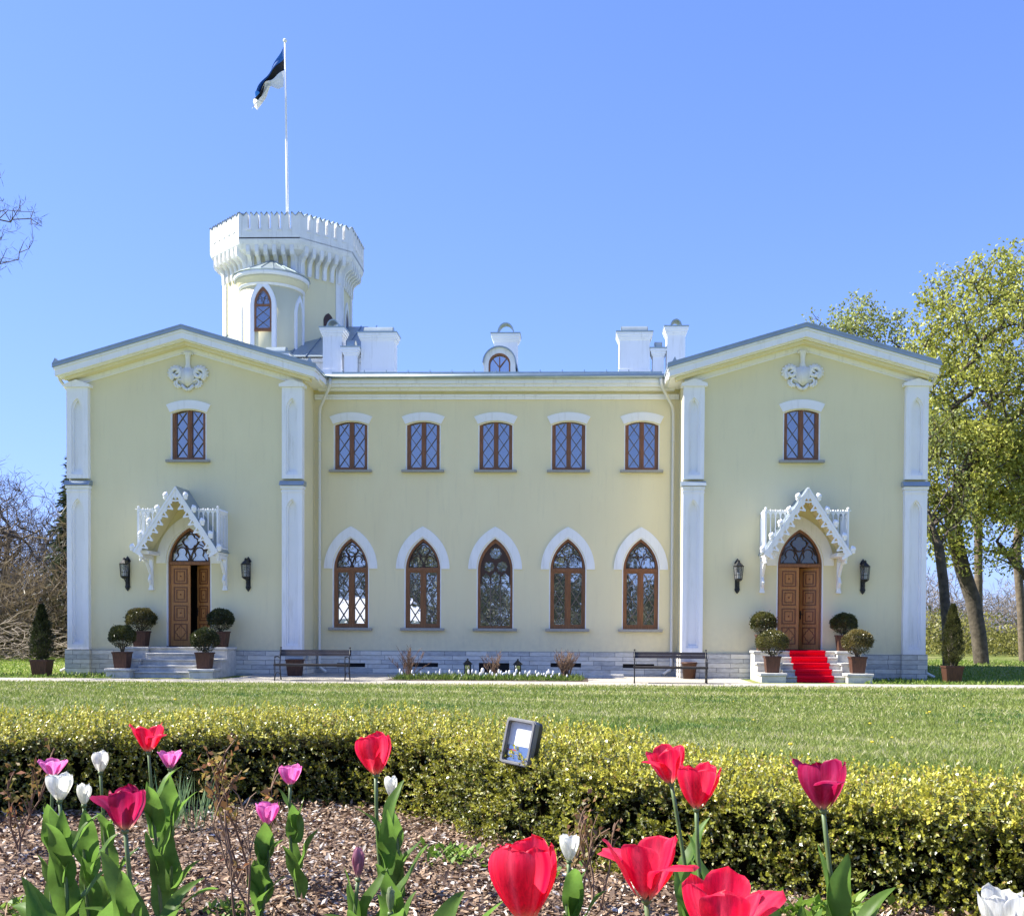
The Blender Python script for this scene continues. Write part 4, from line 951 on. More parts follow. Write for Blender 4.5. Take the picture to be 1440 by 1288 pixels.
conifer_pot(12.27,29.5,-.045,1.60,.24,'sparse olive-brown conifer in pot on the grass right of the house',((.035,.045,.014),(.12,.12,.035)))
for x,lab,rd in ((-5.44,'empty dark square planter behind the left bench',False),(5.49,'empty terracotta-brown planter behind the right bench',True)):
    r=thing('planter',lab,'planter',(x,30.6,-.04)); pot_parts(r,x,30.6,-.04,.42,.46,rd)
# ------------------------------------------------------------------ benches
def bench(cx,y,rz,label):
    r=thing('park_bench',label,'bench',(0,0,0),'iron-framed benches facing the lawn'); hl=.93
    m=MB()
    for i in range(3): m.box(-hl,hl,-.24+i*.13,-.24+i*.13+.115,.40,.43)
    m.box(-hl,hl,-.262,-.243,.375,.43); m.build('seat',M_['slat'],r,bevel=.004)
    m=MB()
    for i,(z,yy) in enumerate(((.665,.255),(.745,.275))): m.add([(-hl,yy,z-.038),(hl,yy,z-.038),(hl,yy+.02,z+.038),(-hl,yy+.02,z+.038),(-hl,yy+.025,z-.038),(hl,yy+.025,z-.038),(hl,yy+.045,z+.034),(-hl,yy+.045,z+.034)],[(0,1,2,3),(4,5,6,7),(0,1,5,4),(2,3,7,6),(0,3,7,4),(1,2,6,5)])
    m.build('backrest',M_['slat'],r)
    for sx in (-1,1):
        x=sx*(hl-.03); m=MB()
        m.tube([(x,-.27,0),(x,-.22,.15),(x,-.25,.30),(x,-.235,.41),(x,-.26,.52),(x,-.23,.60),(x,-.05,.615),(x,.10,.60),(x,.20,.56)],[.018,.015,.014,.016,.014,.017,.014,.013,.012],8)
        m.tube([(x,.30,0),(x,.24,.15),(x,.20,.30),(x,.19,.42),(x,.235,.60),(x,.29,.82)],[.018,.015,.015,.016,.014,.012],8)
        m.tube([(x,-.24,.385),(x,.20,.385)],.014,6); m.tube([(x,-.22,.14),(x,-.05,.22),(x,.10,.20),(x,.24,.14)],.010,6); m.ball((x,.295,.835),.024,8,6); m.ball((x,-.235,.605),.022,8,6)
        m.build('end_frame',M_['black'],r,smooth=True)
    r.location=(cx,y,-.045); r.rotation_euler=(0,0,rz); return r
bench(-4.33,28.05,rad(-1.5),'dark bench left of the flower bed, in front of a black planter')
bench(4.76,28.0,rad(-3),'dark bench right of the flower bed, in front of a terracotta planter')
# ------------------------------------------------------------------ wall lanterns
def wall_lantern(x,label):
    r=thing('wall_lantern',label,'lantern',(x,WY,2.31),'black lanterns flanking the entrances'); z=2.31
    m=MB(); m.plate([(x-.05,z+.06),(x-.075,z+.12),(x-.06,z+.16),(x-.06,z+.80),(x-.085,z+.85),(x-.06,z+.90),(x,z+.98),(x+.06,z+.90),(x+.085,z+.85),(x+.06,z+.80),(x+.06,z+.16),(x+.075,z+.12),(x+.05,z+.06),(x,z)],[],WY-.04,WY-.001)
    m.plate([(x-.03,z+.14),(x-.03,z+.78),(x+.03,z+.78),(x+.03,z+.14)],[],WY-.06,WY-.041); m.ball((x,WY-.05,z+.10),.035,8,6); m.ball((x,WY-.05,z+.87),.04,8,6); m.build('backplate',M_['black'],r)
    m=MB(); m.tube([(x,WY-.05,z+.22),(x,WY-.15,z+.24),(x,WY-.26,z+.33)],.014,6); m.tube([(x,WY-.05,z+.80),(x,WY-.16,z+.84),(x,WY-.26,z+.80)],.012,6); m.build('arm',M_['black'],r)
    yc=WY-.26; n=6; m=MB()
    m.lathe([(.02,.33),(.07,.35),(.10,.38),(.115,.40),(.10,.41)],(x,yc,z),6); m.lathe([(.14,.74),(.15,.76),(.11,.80),(.05,.86),(.035,.88),(.045,.90),(.0,.94)],(x,yc,z),6)
    for k in range(6):
        a=2*PI*k/6; m.tube([(x+.105*math.cos(a),yc+.105*math.sin(a),z+.40),(x+.135*math.cos(a),yc+.135*math.sin(a),z+.75)],.007,4)
    m.tube([(x+.118*math.cos(2*PI*k/6),yc+.118*math.sin(2*PI*k/6),z+.52) for k in range(7)],.005,4); m.build('cage',M_['black'],r)
    m=MB(); m.lathe([(.10,.41),(.128,.745)],(x,yc,z),6); g=m.build('glass',M_['lantern_glass'],r)
    m=MB()
    for k in range(3): a=2*PI*k/3; m.tube([(x+.03*math.cos(a),yc+.03*math.sin(a),z+.42),(x+.03*math.cos(a),yc+.03*math.sin(a),z+.58)],.012,6)
    m.build('candle_tubes',M_['white'],r)
gm=bpy.data.materials.new('lantern_clear_glass'); gm.use_nodes=True; n_=gm.node_tree; b_=n_.nodes['Principled BSDF']; b_.inputs['Roughness'].default_value=.03; b_.inputs['Base Color'].default_value=(.5,.5,.5,1)
t_=n_.nodes.new('ShaderNodeBsdfTransparent'); t_.inputs[0].default_value=(.7,.72,.72,1); ms_=n_.nodes.new('ShaderNodeMixShader'); ms_.inputs[0].default_value=.22
n_.links.new(t_.outputs[0],ms_.inputs[1]); n_.links.new(b_.outputs[0],ms_.inputs[2]); n_.links.new(ms_.outputs[0],n_.nodes['Material Output'].inputs[0]); M_['lantern_glass']=gm
wall_lantern(-10.3,'black wall lantern left of the left entrance'); wall_lantern(-6.86,'black wall lantern right of the left entrance')
wall_lantern(6.83,'black wall lantern left of the red-carpet entrance'); wall_lantern(10.28,'black wall lantern right of the red-carpet entrance')
# ------------------------------------------------------------------ mats and carpet
m=MB(); m.box(-8.56-.42,-8.56+.42,30.42,30.92,.752,.772); tag(m.build('door_mat',M_['dark'],loc=(-8.56,30.7,.752)),'dark door mat on the landing of the left entrance','door mat')
m=MB(); m.box(8.56-.45,8.56+.45,30.75,30.95,.764,.784); tag(m.build('door_mat',M_['dark'],loc=(8.56,30.7,.764)),'dark door mat between the red carpet and the right door','door mat')
prof=[(30.85,.762)]; fr=[30.30,30.03,29.76,29.49,29.22]; zz=[.75,.59,.43,.27,.11]
for i in range(5):
    prof.append((fr[i]-.058,zz[i]+.012)); prof.append((fr[i]-.058,zz[i]-.05)); prof.append((fr[i]-.012,zz[i]-.06))
    prof.append((fr[i]-.012,(zz[i+1]+.012) if i<4 else -.034))
prof.append((28.95,-.030)); m=MB(); vs=[]
for j,(y,z) in enumerate(prof):
    wv=.008*math.sin(j*2.1); vs+= [(8.16+wv,y,z),(9.12+wv,y,z),(8.16+wv,y+.001,z-.009),(9.12+wv,y+.001,z-.009)]
m.add(vs,[f for j in range(len(prof)-1) for f in ((4*j,4*j+1,4*j+5,4*j+4),(4*j,4*j+4,4*j+6,4*j+2),(4*j+1,4*j+3,4*j+7,4*j+5))])
tag(m.build('red_carpet',M_['carpet'],loc=(8.64,29,0)),'bright red carpet running down the steps of the right entrance','carpet')
# ------------------------------------------------------------------ flower bed at the wall
for x,w in ((-.71,'left'),(.72,'right')):
    r=thing('garden_lantern','small dark garden lantern %s of the central basement opening'%w,'lantern',(x,31.5,-.035)); m=MB(); z=-.035
    m.box(x-.09,x+.09,31.41,31.59,z,z+.05); m.box(x-.10,x+.10,31.40,31.60,z+.30,z+.33)
    for a in (-1,1):
        for b in (-1,1): m.box(x+a*.08-.01,x+a*.08+.01,31.5+b*.08-.01,31.5+b*.08+.01,z+.05,z+.30)
    m.build('frame',M_['black'],r); m=MB(); m.lathe([(.145,.33),(.02,.45),(.03,.47),(.0,.50)],(x,31.5,z),4); m.build('lantern_roof',M_['black'],r); m=MB(); m.box(x-.07,x+.07,31.43,31.57,z+.051,z+.299); m.build('glass',M_['glasslow'],r)
m=MB(); m.box(2.5,3.7,30.7,31.0,-.04,.055); tag(m.build('stone_slab',M_['step'],loc=(3.1,30.85,-.04),bevel=.01),'long pale stone slab lying at the foot of the wall right of the bed','stone slab')
def canes(x,y,z,n,h,spread,name,label,seed,cat='rose bush',th=.009,group=None,leafn=0,leafcol=None,sub=2):
    rr=random.Random(seed); r=thing(name,label,cat,(x,y,z),group); m=MB(); tips=[]
    for i in range(n):
        a=rr.uniform(0,6.28); lean=rr.uniform(.1,1)*spread; p=Vector((x+rr.uniform(-.05,.05)*spread*3,y+rr.uniform(-.05,.05)*spread*3,z)); d=Vector((math.cos(a)*lean,math.sin(a)*lean,1)).normalized(); L=h*rr.uniform(.6,1)
        pts=[p.copy()]; 
        for k in range(6):
            d=(d+Vector((rr.uniform(-.25,.25),rr.uniform(-.25,.25),rr.uniform(-.05,.15)))).normalized(); p=p+d*L/6; pts.append(p.copy())
            if k>1 and rr.random()<.75:
                for _ in range(sub):
                    e=(d+Vector((rr.uniform(-.9,.9),rr.uniform(-.9,.9),rr.uniform(-.1,.6)))).normalized()*L*rr.uniform(.12,.3); q=p+e; m.tube([p,p+e*.5+Vector((0,0,.01)),q],[th*.55,th*.45,th*.25],4,False); tips.append(q); tips.append(p+e*.5)
        tips.append(p); m.tube(pts,[th*(1-.12*k) for k in range(7)],5,False)
    m.build('canes',M_['rosetwig'],r)
    if leafn:
        T=np.array([tuple(t) for t in tips]); P=T[RNG.integers(0,len(T),leafn)]+RNG.normal(size=(leafn,3))*.012; D=rdir(leafn,.5); C=mixc(leafcol[0],leafcol[1],rnd(leafn))*(.7+.6*rnd(leafn))[:,None]
        v,F,c=leafquads(P,D,rdir(leafn),.014+.02*rnd(leafn),.008+.010*rnd(leafn),C); nmesh('foliage',v,F,M_['leaf'],r,cols=c)
    return r
RG='bare rose bushes in the bed at the wall'
LC=((.16,.15,.03),(.22,.10,.05))
canes(-2.1,29.6,-.03,34,.76,.80,'rose_bush','spreading bare rose bush at the left end of the flower bed',11,group=RG,th=.011,leafn=90,leafcol=LC)
canes(.16,29.9,-.03,26,.68,.60,'rose_bush','small bare rose bush in the middle of the flower bed',12,group=RG,th=.010,leafn=70,leafcol=LC)
canes(2.13,29.5,-.03,60,.76,.55,'rose_bush','dense bare tan rose bush at the right end of the flower bed',13,group=RG,th=.011,leafn=90,leafcol=LC)
# small white tulips of the far bed
r0=None; rr=random.Random(4)
spots=[(-2.25+i*.078+rr.uniform(-.10,.10),29.0+rr.uniform(-.45,.6)) for i in range(58)]; spots=[(x if i%3 else 0.45*x+1.0+0.3*math.sin(i*7),y) for i,(x,y) in enumerate(spots)]
for i,(x,y) in enumerate(spots):
    if r0 is None:
        r0=thing('white_tulip','small white tulip in the flower bed against the house','tulip',(x,y,-.03),'small white tulips in the bed at the wall')
        m=MB(); m.tube([(x,y,-.03),(x,y,.17)],.008,5); m.build('stem',M_['stem'],r0)
        m=MB(); m.lathe([(.01,.16),(.04,.19),(.048,.23),(.04,.275),(.02,.30)],(x,y,-.03+.02),7); m.build('flower',M_['white'],r0,smooth=True)
        n=7; a=np.linspace(0,6,n); P=np.tile([x,y,-.03],(n,1)); D=np.stack([np.cos(a)*.6,np.sin(a)*.6,np.ones(n)],1); v,F,c=leafquads(P,D,np.stack([-np.cos(a),-np.sin(a),0*a],1),np.full(n,.18),np.full(n,.045),np.tile([.10,.20,.04],(n,1))); nmesh('leaf',v,F,M_['leaf'],r0,cols=c)
    else:
        q=rr.uniform(.4,.66); copy_tree(r0,None,(x,y,-.03),rr.uniform(0,6),(q,q,q*rr.uniform(1.0,1.5)))
n=6500; X=RNG.uniform(-2.35,2.5,n)+RNG.normal(size=n)*.06; Y=RNG.uniform(28.55,30.2,n); P=np.stack([X,Y,np.full(n,-.03)],1); D=rdir(n,1.3); C=mixc((.06,.12,.02),(.22,.28,.06),rnd(n))
v,F,c=leafquads(P,D,rdir(n),.05+.17*rnd(n)**2,.012+.02*rnd(n),C); tag(nmesh('bed_greenery',v,F,M_['leaf'],cols=c),'low green shoots covering the flower bed soil','ground cover',kind='stuff')

# ------------------------------------------------------------------ lawn grass
n=330000; t=rnd(n); Y=6.2*(26.7/6.2)**t; u_=rnd(n); X=2.47+(-.56+u_*1.0)*Y
P=np.stack([X,Y,gz(X,Y)],1); D=rdir(n)*np.array([1,1,.4]); D[:,2]=np.abs(D[:,2])+.55; D=unit(D)
pn=1.25*smooth_noise(P*np.array([.6,1.4,0]),.7,21)+.6*smooth_noise(P*np.array([1,1,0]),3.5,22)
tt=np.clip(.45+.38*pn+.25*(rnd(n)-.5),0,1); C=mixc((.13,.20,.03),(.34,.37,.10),tt); straw=rnd(n)<(.08+.42*np.clip(pn-.1,0,1)); C[straw]=mixc((.46,.42,.22),(.64,.60,.38),rnd(straw.sum()))
cl=(smooth_noise(P,1.6,77)>.55)&(rnd(n)<.7); C[cl]=mixc((.06,.13,.03),(.14,.24,.06),rnd(cl.sum())); sc_=np.clip(Y/12,.7,1.7); v,F,c=leafquads(P,D,rdir(n),(.035+.05*rnd(n))*(.8+.2*sc_),(.005+.006*rnd(n))*sc_,C*(.8+.4*rnd(n))[:,None],0)
tag(nmesh('lawn_grass',v,F,M_['grassblade'],cols=c),'short sunlit lawn grass between hedge and path','grass',kind='stuff')
n=60000; side=rnd(n)<.5; X=np.where(side,RNG.uniform(-28,-9.8,n),RNG.uniform(9.8,26,n)); Y=28.35+rnd(n)**1.5*24; ok=(np.abs(X)>12.3)|(Y<30.9); X,Y=X[ok],Y[ok]; n=len(X)
P=np.stack([X,Y,gz(X,Y)],1); C=mixc((.10,.19,.02),(.25,.33,.06),rnd(n)); v,F,c=leafquads(P,rdir(n,.8),rdir(n),.07+.07*rnd(n),.02+.02*rnd(n),C,0)
tag(nmesh('side_grass',v,F,M_['grassblade'],cols=c),'green grass beside and behind the house','grass',kind='stuff')
d0=None; rr=random.Random(9)
for i in range(26):
    Y=8*(26/8)**rr.random(); X=2.47+rr.uniform(-.5,.38)*Y; Z=float(gz(X,Y))
    if d0 is None:
        d0=thing('dandelion','yellow dandelion flower dotting the lawn','dandelion',(X,Y,Z),'dandelions scattered over the lawn')
        m=MB(); m.tube([(X,Y,Z),(X,Y,Z+.05)],.003,4); m.build('stem',M_['stem'],d0); m=MB(); m.lathe([(.004,.045),(.02,.055),(.024,.062),(.015,.07),(0,.072)],(X,Y,Z),8); m.build('flower',mat('dandelion_yellow',(.75,.55,.02),rough=.7),d0)
    else: copy_tree(d0,None,(X,Y,Z),rr.uniform(0,6),rr.uniform(.55,.95))

# ------------------------------------------------------------------ hedge
hb=np.array([(-2.6,2.6),(-1.8,3.35),(-.9,3.95),(.09,4.50),(.70,4.83),(1.30,4.92),(1.68,4.78),(1.97,4.46),(2.17,4.12),(2.52,3.70),(2.88,3.43),(3.34,3.13),(3.9,2.82),(4.6,2.5),(5.4,2.2)])
tt_=np.linspace(0,len(hb)-1,400); hx=np.interp(tt_,range(len(hb)),hb[:,0]); hy=np.interp(tt_,range(len(hb)),hb[:,1])
ker=np.hanning(31); ker/=ker.sum(); hx=np.convolve(np.pad(hx,15,'edge'),ker,'valid'); hy=np.convolve(np.pad(hy,15,'edge'),ker,'valid')
hp=np.stack([hx,hy],1); seg=np.diff(hp,axis=0); sl=np.concatenate([[0],np.cumsum(np.linalg.norm(seg,axis=1))]); tang=np.gradient(hp,axis=0); tang/=np.linalg.norm(tang,axis=1,keepdims=True); nrm=np.stack([tang[:,1],-tang[:,0]],1)  # towards camera side
thick=np.interp(hx,[-2,.5,1.6,2.6,5],[.95,.95,.75,.55,.5]); topz=np.interp(hx,[-2,.5,1.5,2.4,3.4,5],[.855,.865,.865,.845,.83,.83])
def hedge_pt(s_,k,depth):
    """k: 0..1 front face up, 1..2 across the top, 2..3 down the back ; depth inward"""
    i=np.interp(s_,sl,np.arange(len(sl))); ii=i.astype(int).clip(0,len(sl)-1)
    B=hp[ii]; Nn=nrm[ii]; T=thick[ii]; Z=topz[ii]; zb=.46; r=.05
    out=np.zeros((len(s_),3)); no=np.zeros((len(s_),3))
    f=k<1; g=(k>=1)&(k<2); h=k>=2
    off=np.where(f,0,np.where(g,(k-1)*T,T)); z=np.where(f,zb+(Z-zb)*k,np.where(g,Z,Z-(Z-zb)*(k-2)))
    nx_=np.where(f,1,np.where(h,-1,0)); nz_=np.where(g,1,0)
    # round the shoulders
    e=np.where(f,np.clip((k-.8)/.2,0,1),np.where(g,1-np.clip((k-1)/.12,0,1),0)); z=z-.03*e*np.where(g,1,1)*np.where(f,e,e)
    xy=B-Nn*off[:,None]; no[:,:2]=Nn*nx_[:,None]; no[:,2]=nz_; no[:,2]+=e*.6*f; 
    no=unit(no); out[:,:2]=xy; out[:,2]=z; return out-no*depth[:,None],no
Ltot=sl[-1]; s0,s1=0.6,Ltot-.3
hedge=thing('hedge','low clipped box hedge with yellow-green tips curving round the tulip bed','hedge',(1.3,5.2,.42))
ns_=25000; s_=RNG.uniform(s0,s1,ns_); k=np.where(rnd(ns_)<.50,rnd(ns_)**.85,np.where(rnd(ns_)<.86,1+rnd(ns_)**1.2,2+rnd(ns_)))
dep=.10*rnd(ns_)**1.3-.005
P0,N0=hedge_pt(s_,k,dep); gap=smooth_noise(P0,10,35)+.5*smooth_noise(P0,27,36); bump=smooth_noise(P0,8,31)*.030+smooth_noise(P0,22,32)*.016+np.where(rnd(ns_)<.06,.03*rnd(ns_),0); P0=P0+N0*bump[:,None]
keep=(gap>-.62)|(k>=.9)|(rnd(ns_)<.3); P0,N0,k,dep,gap,s_=P0[keep],N0[keep],k[keep],dep[keep],gap[keep],s_[keep]; ns_=len(P0)
AX=unit(N0*.75+RNG.normal(size=(ns_,3))*.5+np.array([0,0,.55])); SL_=.028+.034*rnd(ns_); per=12
top=(k>=1)&(k<2); rim=np.clip((k-.72)/.28,0,1)*(k<1)
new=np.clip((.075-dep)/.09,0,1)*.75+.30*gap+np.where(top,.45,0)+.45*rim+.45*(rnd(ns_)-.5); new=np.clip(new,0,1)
n=ns_*per; rp=lambda a_: np.repeat(a_,per,0); tpos=np.tile((np.arange(per)+.5)/per,ns_)
side=unit(np.cross(rp(AX),RNG.normal(size=(n,3)))); P=rp(P0)+rp(AX)*(tpos*rp(SL_))[:,None]; D=unit(side*(1.05-.6*tpos)[:,None]+rp(AX)*(.25+.75*tpos)[:,None]); N=unit(rp(AX)-side*.4+RNG.normal(size=(n,3))*.3)
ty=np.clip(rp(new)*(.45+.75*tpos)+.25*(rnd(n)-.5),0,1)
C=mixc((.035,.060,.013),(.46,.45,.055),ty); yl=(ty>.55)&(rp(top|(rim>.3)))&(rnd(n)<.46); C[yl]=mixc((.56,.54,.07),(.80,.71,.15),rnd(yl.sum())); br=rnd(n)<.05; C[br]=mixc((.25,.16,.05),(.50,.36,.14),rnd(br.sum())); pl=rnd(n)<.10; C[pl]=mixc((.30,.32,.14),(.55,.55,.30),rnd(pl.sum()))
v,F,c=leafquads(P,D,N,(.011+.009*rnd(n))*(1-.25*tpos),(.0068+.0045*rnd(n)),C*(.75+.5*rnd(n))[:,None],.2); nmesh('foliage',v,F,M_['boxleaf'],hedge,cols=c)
# near-black core sheet painting the shade inside the hedge
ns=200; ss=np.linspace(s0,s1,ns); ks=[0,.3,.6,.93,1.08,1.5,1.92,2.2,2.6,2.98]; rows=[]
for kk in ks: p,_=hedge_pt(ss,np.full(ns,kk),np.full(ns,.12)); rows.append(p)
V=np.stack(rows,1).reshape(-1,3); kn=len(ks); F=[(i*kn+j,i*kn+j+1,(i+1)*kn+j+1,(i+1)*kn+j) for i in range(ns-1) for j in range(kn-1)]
nmesh('dark_core',V,F,mat('hedge_shade_core',(.012,.011,.006),rough=1,spec=0,noise=(40,.6)),hedge)

# ------------------------------------------------------------------ mulch bed
yc_=lambda x: np.interp(x,hp[:,0],hp[:,1]); 
xs=np.linspace(-2.4,5.2,90); V=[];K=50
for x in xs:
    ym=float(yc_(x))+.18
    for j in range(K): y=.2+(ym-.2)*j/(K-1); V.append((x,y,.495+.012*math.sin(x*5+y*3)+.008*math.sin(x*13-y*11)))
F=[(i*K+j,(i+1)*K+j,(i+1)*K+j+1,i*K+j+1) for i in range(len(xs)-1) for j in range(K-1)]
tag(nmesh('bed_ground',V,F,mat('mulch_soil',(.10,.065,.045),rough=1,noise=(60,.5,(.24,.16,.11)),bump=(90,1))),kind='structure')
n=95000; Y=RNG.uniform(1.6,5.0,n); X=2.47+(-.53+.97*rnd(n))*Y; ok=(Y<yc_(X)+.12)&(X>-2.3)&(X<5.1); X,Y=X[ok],Y[ok]; n=len(X)
P=np.stack([X,Y,.505+.012*np.sin(X*5+Y*3)+.02*rnd(n)**2],1); D=rdir(n)*np.array([1,1,.35]); N=rdir(n)*.55+np.array([0,0,.8])
C=mixc((.14,.082,.045),(.42,.29,.185),rnd(n)); dk=rnd(n)<.30; C[dk]=mixc((.05,.03,.02),(.14,.08,.05),rnd(dk.sum())); gy=rnd(n)<.12; C[gy]=mixc((.45,.40,.34),(.68,.60,.52),rnd(gy.sum()))
v,F,c=leafquads(P,D,N,.014+.028*rnd(n)**1.5,.006+.009*rnd(n),C,.12); tag(nmesh('bark_mulch',v,F,mat('bark_chip',(1,1,1),rough=.85,attr='Col'),cols=c),'pinkish-brown bark chips covering the tulip bed','mulch',kind='stuff')

# ------------------------------------------------------------------ tulips of the foreground bed
RED=((.86,.008,.065),(.93,.16,.23)); DRED=((.42,.006,.07),(.60,.07,.20)); PINK=((.80,.16,.48),(.95,.50,.72)); WHT=((.80,.80,.72),(.90,.90,.86)); BUD=((.40,.17,.24),(.62,.36,.42)); GRN=((.35,.42,.22),(.55,.6,.4))
def petal(c,ax_,ang,R,H,Wm,op,inner,colr,seed,curl=.12):
    """one cupped tepal; returns verts, faces, colours. op = flare of the tip in metres"""
    rr=random.Random(seed); nu,nv=15,14; vs=[];cs=[]
    phase=rr.uniform(0,6)
    for j in range(nv+1):
        v=j/nv
        bell=math.sin(min(1,v*1.28)*PI*.5)**.75
        r=R*(.14+.86*bell)*(1-.14*inner)*(1-.24*max(0,(v-.5)/.5)**1.6)+op*max(0,v-.42)**1.6*2.2
        z=H*(1-(1-v)**1.25)*(1 if op<.5*H else 1) - max(0,op-.03)*max(0,v-.45)*1.3
        w=Wm*(min(1,v*1.25)**.62)*max(0,1-v**5.5)**.5*(1-.10*v)+.0006
        for i in range(nu+1):
            u=-1+2*i/nu; lat=u*w
            bend=lat/max(r,R*.5); b2=bend*.92
            rad_=r*math.cos(b2)*1.0+ (r*.12)*u*u*(-.3)+curl*R*(abs(u)**3)*v
            lx=rad_; ly=r*math.sin(b2)*1.02 if abs(b2)<1.5 else lat
            zz_=z+ (.05*H)*math.sin(u*3+phase)*v*v*.5 - .03*H*abs(u)**2*v + .012*H*math.sin(v*9+u*5+phase)
            lx-= .035*R*math.exp(-(u*6)**2)*math.sin(v*PI)   # mid rib crease
            x=lx*math.cos(ang)-ly*math.sin(ang); y=lx*math.sin(ang)+ly*math.cos(ang); vs.append(Vector((x,y,zz_)))
            a,b=colr; rib=math.exp(-(u*4.5)**2); e=min(1,.55*rib*(1-v*.5)+.35*abs(u)**2*v+.13*math.sin(u*27+phase)*math.sin(u*11+seed)+.10*math.sin(v*5+phase)*v); e=max(0,e)
            col=[a[k]*(1-e)+b[k]*e for k in range(3)]
            g=max(0,1-v/.16)*.75; yb=(.72,.68,.34); col=[col[k]*(1-g)+yb[k]*g for k in range(3)]; cs.append(col)
    q=Vector((0,0,1)).rotation_difference(Vector(ax_).normalized()); vs=[tuple(q@v_+Vector(c)) for v_ in vs]
    fs=[(j*(nu+1)+i,j*(nu+1)+i+1,(j+1)*(nu+1)+i+1,(j+1)*(nu+1)+i) for j in range(nv) for i in range(nu)]
    return vs,fs,cs
def blade_leaf(root,base,dirxy,L,Wd,arch_,fold=.35,twist=.3,seed=0,m=None,up=.9):
    rr=random.Random(seed); n=16; d=Vector((math.cos(dirxy),math.sin(dirxy),0)); s_=Vector((-d.y,d.x,0)); p=Vector(base); e=rad(90-12*(1-up)*8-rr.uniform(0,8)); vs=[]
    for i in range(n+1):
        t=i/n; el=e-arch_*t**1.6; f=d*math.cos(el)+Vector((0,0,1))*math.sin(el)
        w=Wd*.5*(math.sin(PI*min(1,(t*.93+.07))**.72))**.85+.0015 if t<1 else .0005
        nn=f.cross(s_); tw=twist*t; sd=(s_*math.cos(tw)+nn*math.sin(tw)); wv=.24*w*math.sin(t*10+seed)
        up_=nn*(-1)
        for u in (-1,-.5,0,.5,1): vs.append(tuple(p+sd*(u*w)+up_*(-fold*w*abs(u)**1.3)*(1 if True else 0)+up_*wv*abs(u)))
        p=p+f*(L/n)
    fs=[(i*5+k,i*5+k+1,(i+1)*5+k+1,(i+1)*5+k) for i in range(n) for k in range(4)]
    mb=MB(); mb.add(vs,fs); o=mb.build('leaf',m or M_['tulipleaf'],root,smooth=True); return o
def tulip(label,x,y,z,W,H,colr,op=0.0,lean=(0,0),base=None,leaves=(3,.26,.055),seed=1,special=None,wm=.62,cat='tulip',zb=.5,leafdirs=None,stemleaf=False):
    """z = middle height of the flower; W its width, H its height"""
    bx,by=base if base else (x+.03*math.sin(seed),y+.02)
    root=thing('tulip',label,cat,(bx,by,zb),'tulips in the foreground bed')
    z0=z-H*.5; top=Vector((x,y,z0)); b=Vector((bx,by,zb-.02)); pts=[]
    for i in range(9):
        t=i/8; p=b.lerp(top,t); p.x+=.012*math.sin(t*PI)*math.sin(seed*3); p.x+= (bx-x)*.25*math.sin(t*PI)*-.3; pts.append(p)
    m=MB(); m.tube(pts,[.0052-.001*i/8 for i in range(9)],8); m.lathe([(.004,-.006),(.0075,-.001),(.006,.004)],(x,y,z0),8); m.build('stem',M_['stem'],root,smooth=True)
    R=W*.5; ax_=Vector((lean[0],lean[1],1))
    for k in range(6):
        inner=k%2; ang=PI/3*k+seed*1.3; o_=op*(1 if not special or k not in special else special[k]); o_=o_ if not (special and k in special) else special[k]
        hh=H*(1.0 if inner else .97)*(1+.05*math.sin(seed*5+k*2))
        v,f,c=petal((x,y,z0+.001),ax_,ang,R*(1-.10*inner if W>.03 else 1),hh,R*wm*1.48,o_,inner,colr,seed*10+k)
        mb=MB(); mb.add(v,f); mb.build('petal',M_['petal'],root,smooth=True,cols=c)
    if colr in (RED,DRED,PINK) and op>.012:
        m=MB(); m.tube([(x,y,z0+.004),(x,y,z0+.03)],[.005,.004],6)
        for k in range(6): a=k*1.05; m.tube([(x,y,z0+.004),(x+.009*math.cos(a),y+.009*math.sin(a),z0+.022),(x+.011*math.cos(a),y+.011*math.sin(a),z0+.032)],[.0012,.0018,.002],4)
        m.build('stamens',M_['black'],root)
    nl,L,Wd=leaves; nl+=1; rr=random.Random(seed*7)
    for k in range(nl):
        a=leafdirs[k] if leafdirs and k<len(leafdirs) else seed*2.1+k*2.25; t=.08+(.15 if k%2 else .12)*k; t=min(t,.66); q=b.lerp(top,t)
        blade_leaf(root,q,a,L*.68*(1-.06*k)*rr.uniform(.85,1.15),Wd*1.0*(1-.05*k)*rr.uniform(.85,1.15),rr.uniform(.0,1.1),seed=seed*5+k,twist=rr.uniform(-.7,.7))
    return root
def leafdir(deg): return rad(deg)
tulip('wide-open scarlet tulip with drooping petals, tallest at the left before the dark hedge',1.33,2.90,1.005,.075,.075,RED,.012,base=(1.36,2.92),special={1:.055,4:.06,2:.02},seed=1,leaves=(5,.28,.055))
tulip('single white cup tulip on a thin stem left of the scarlet one',1.20,2.90,.94,.046,.056,WHT,0,seed=2,base=(1.23,2.93),leaves=(4,.26,.05))
tulip('small pink tulip just right of and below the wide-open scarlet one',1.35,3.00,.935,.050,.050,PINK,.016,seed=3,base=(1.34,3.02),leaves=(5,.28,.065))
tulip('pink tulip half hidden behind the large white tulip at the far left',1.12,2.80,.935,.055,.045,PINK,.018,seed=4,base=(1.13,2.78),leaves=(4,.28,.055))
tulip('large white tulip above a clump of broad leaves, far left',1.28,2.50,.93,.060,.062,WHT,.004,seed=5,base=(1.31,2.48),leaves=(6,.32,.062))
tulip('smaller white tulip tucked against the large white one, far left',1.31,2.56,.905,.036,.050,WHT,.0,seed=6,base=(1.33,2.58),leaves=(5,.28,.06))
tulip('dark raspberry tulip low at the left, one petal spread to the right',1.64,2.00,.965,.074,.078,DRED,.005,seed=7,base=(1.65,2.01),leaves=(4,.30,.06),special={0:.05})
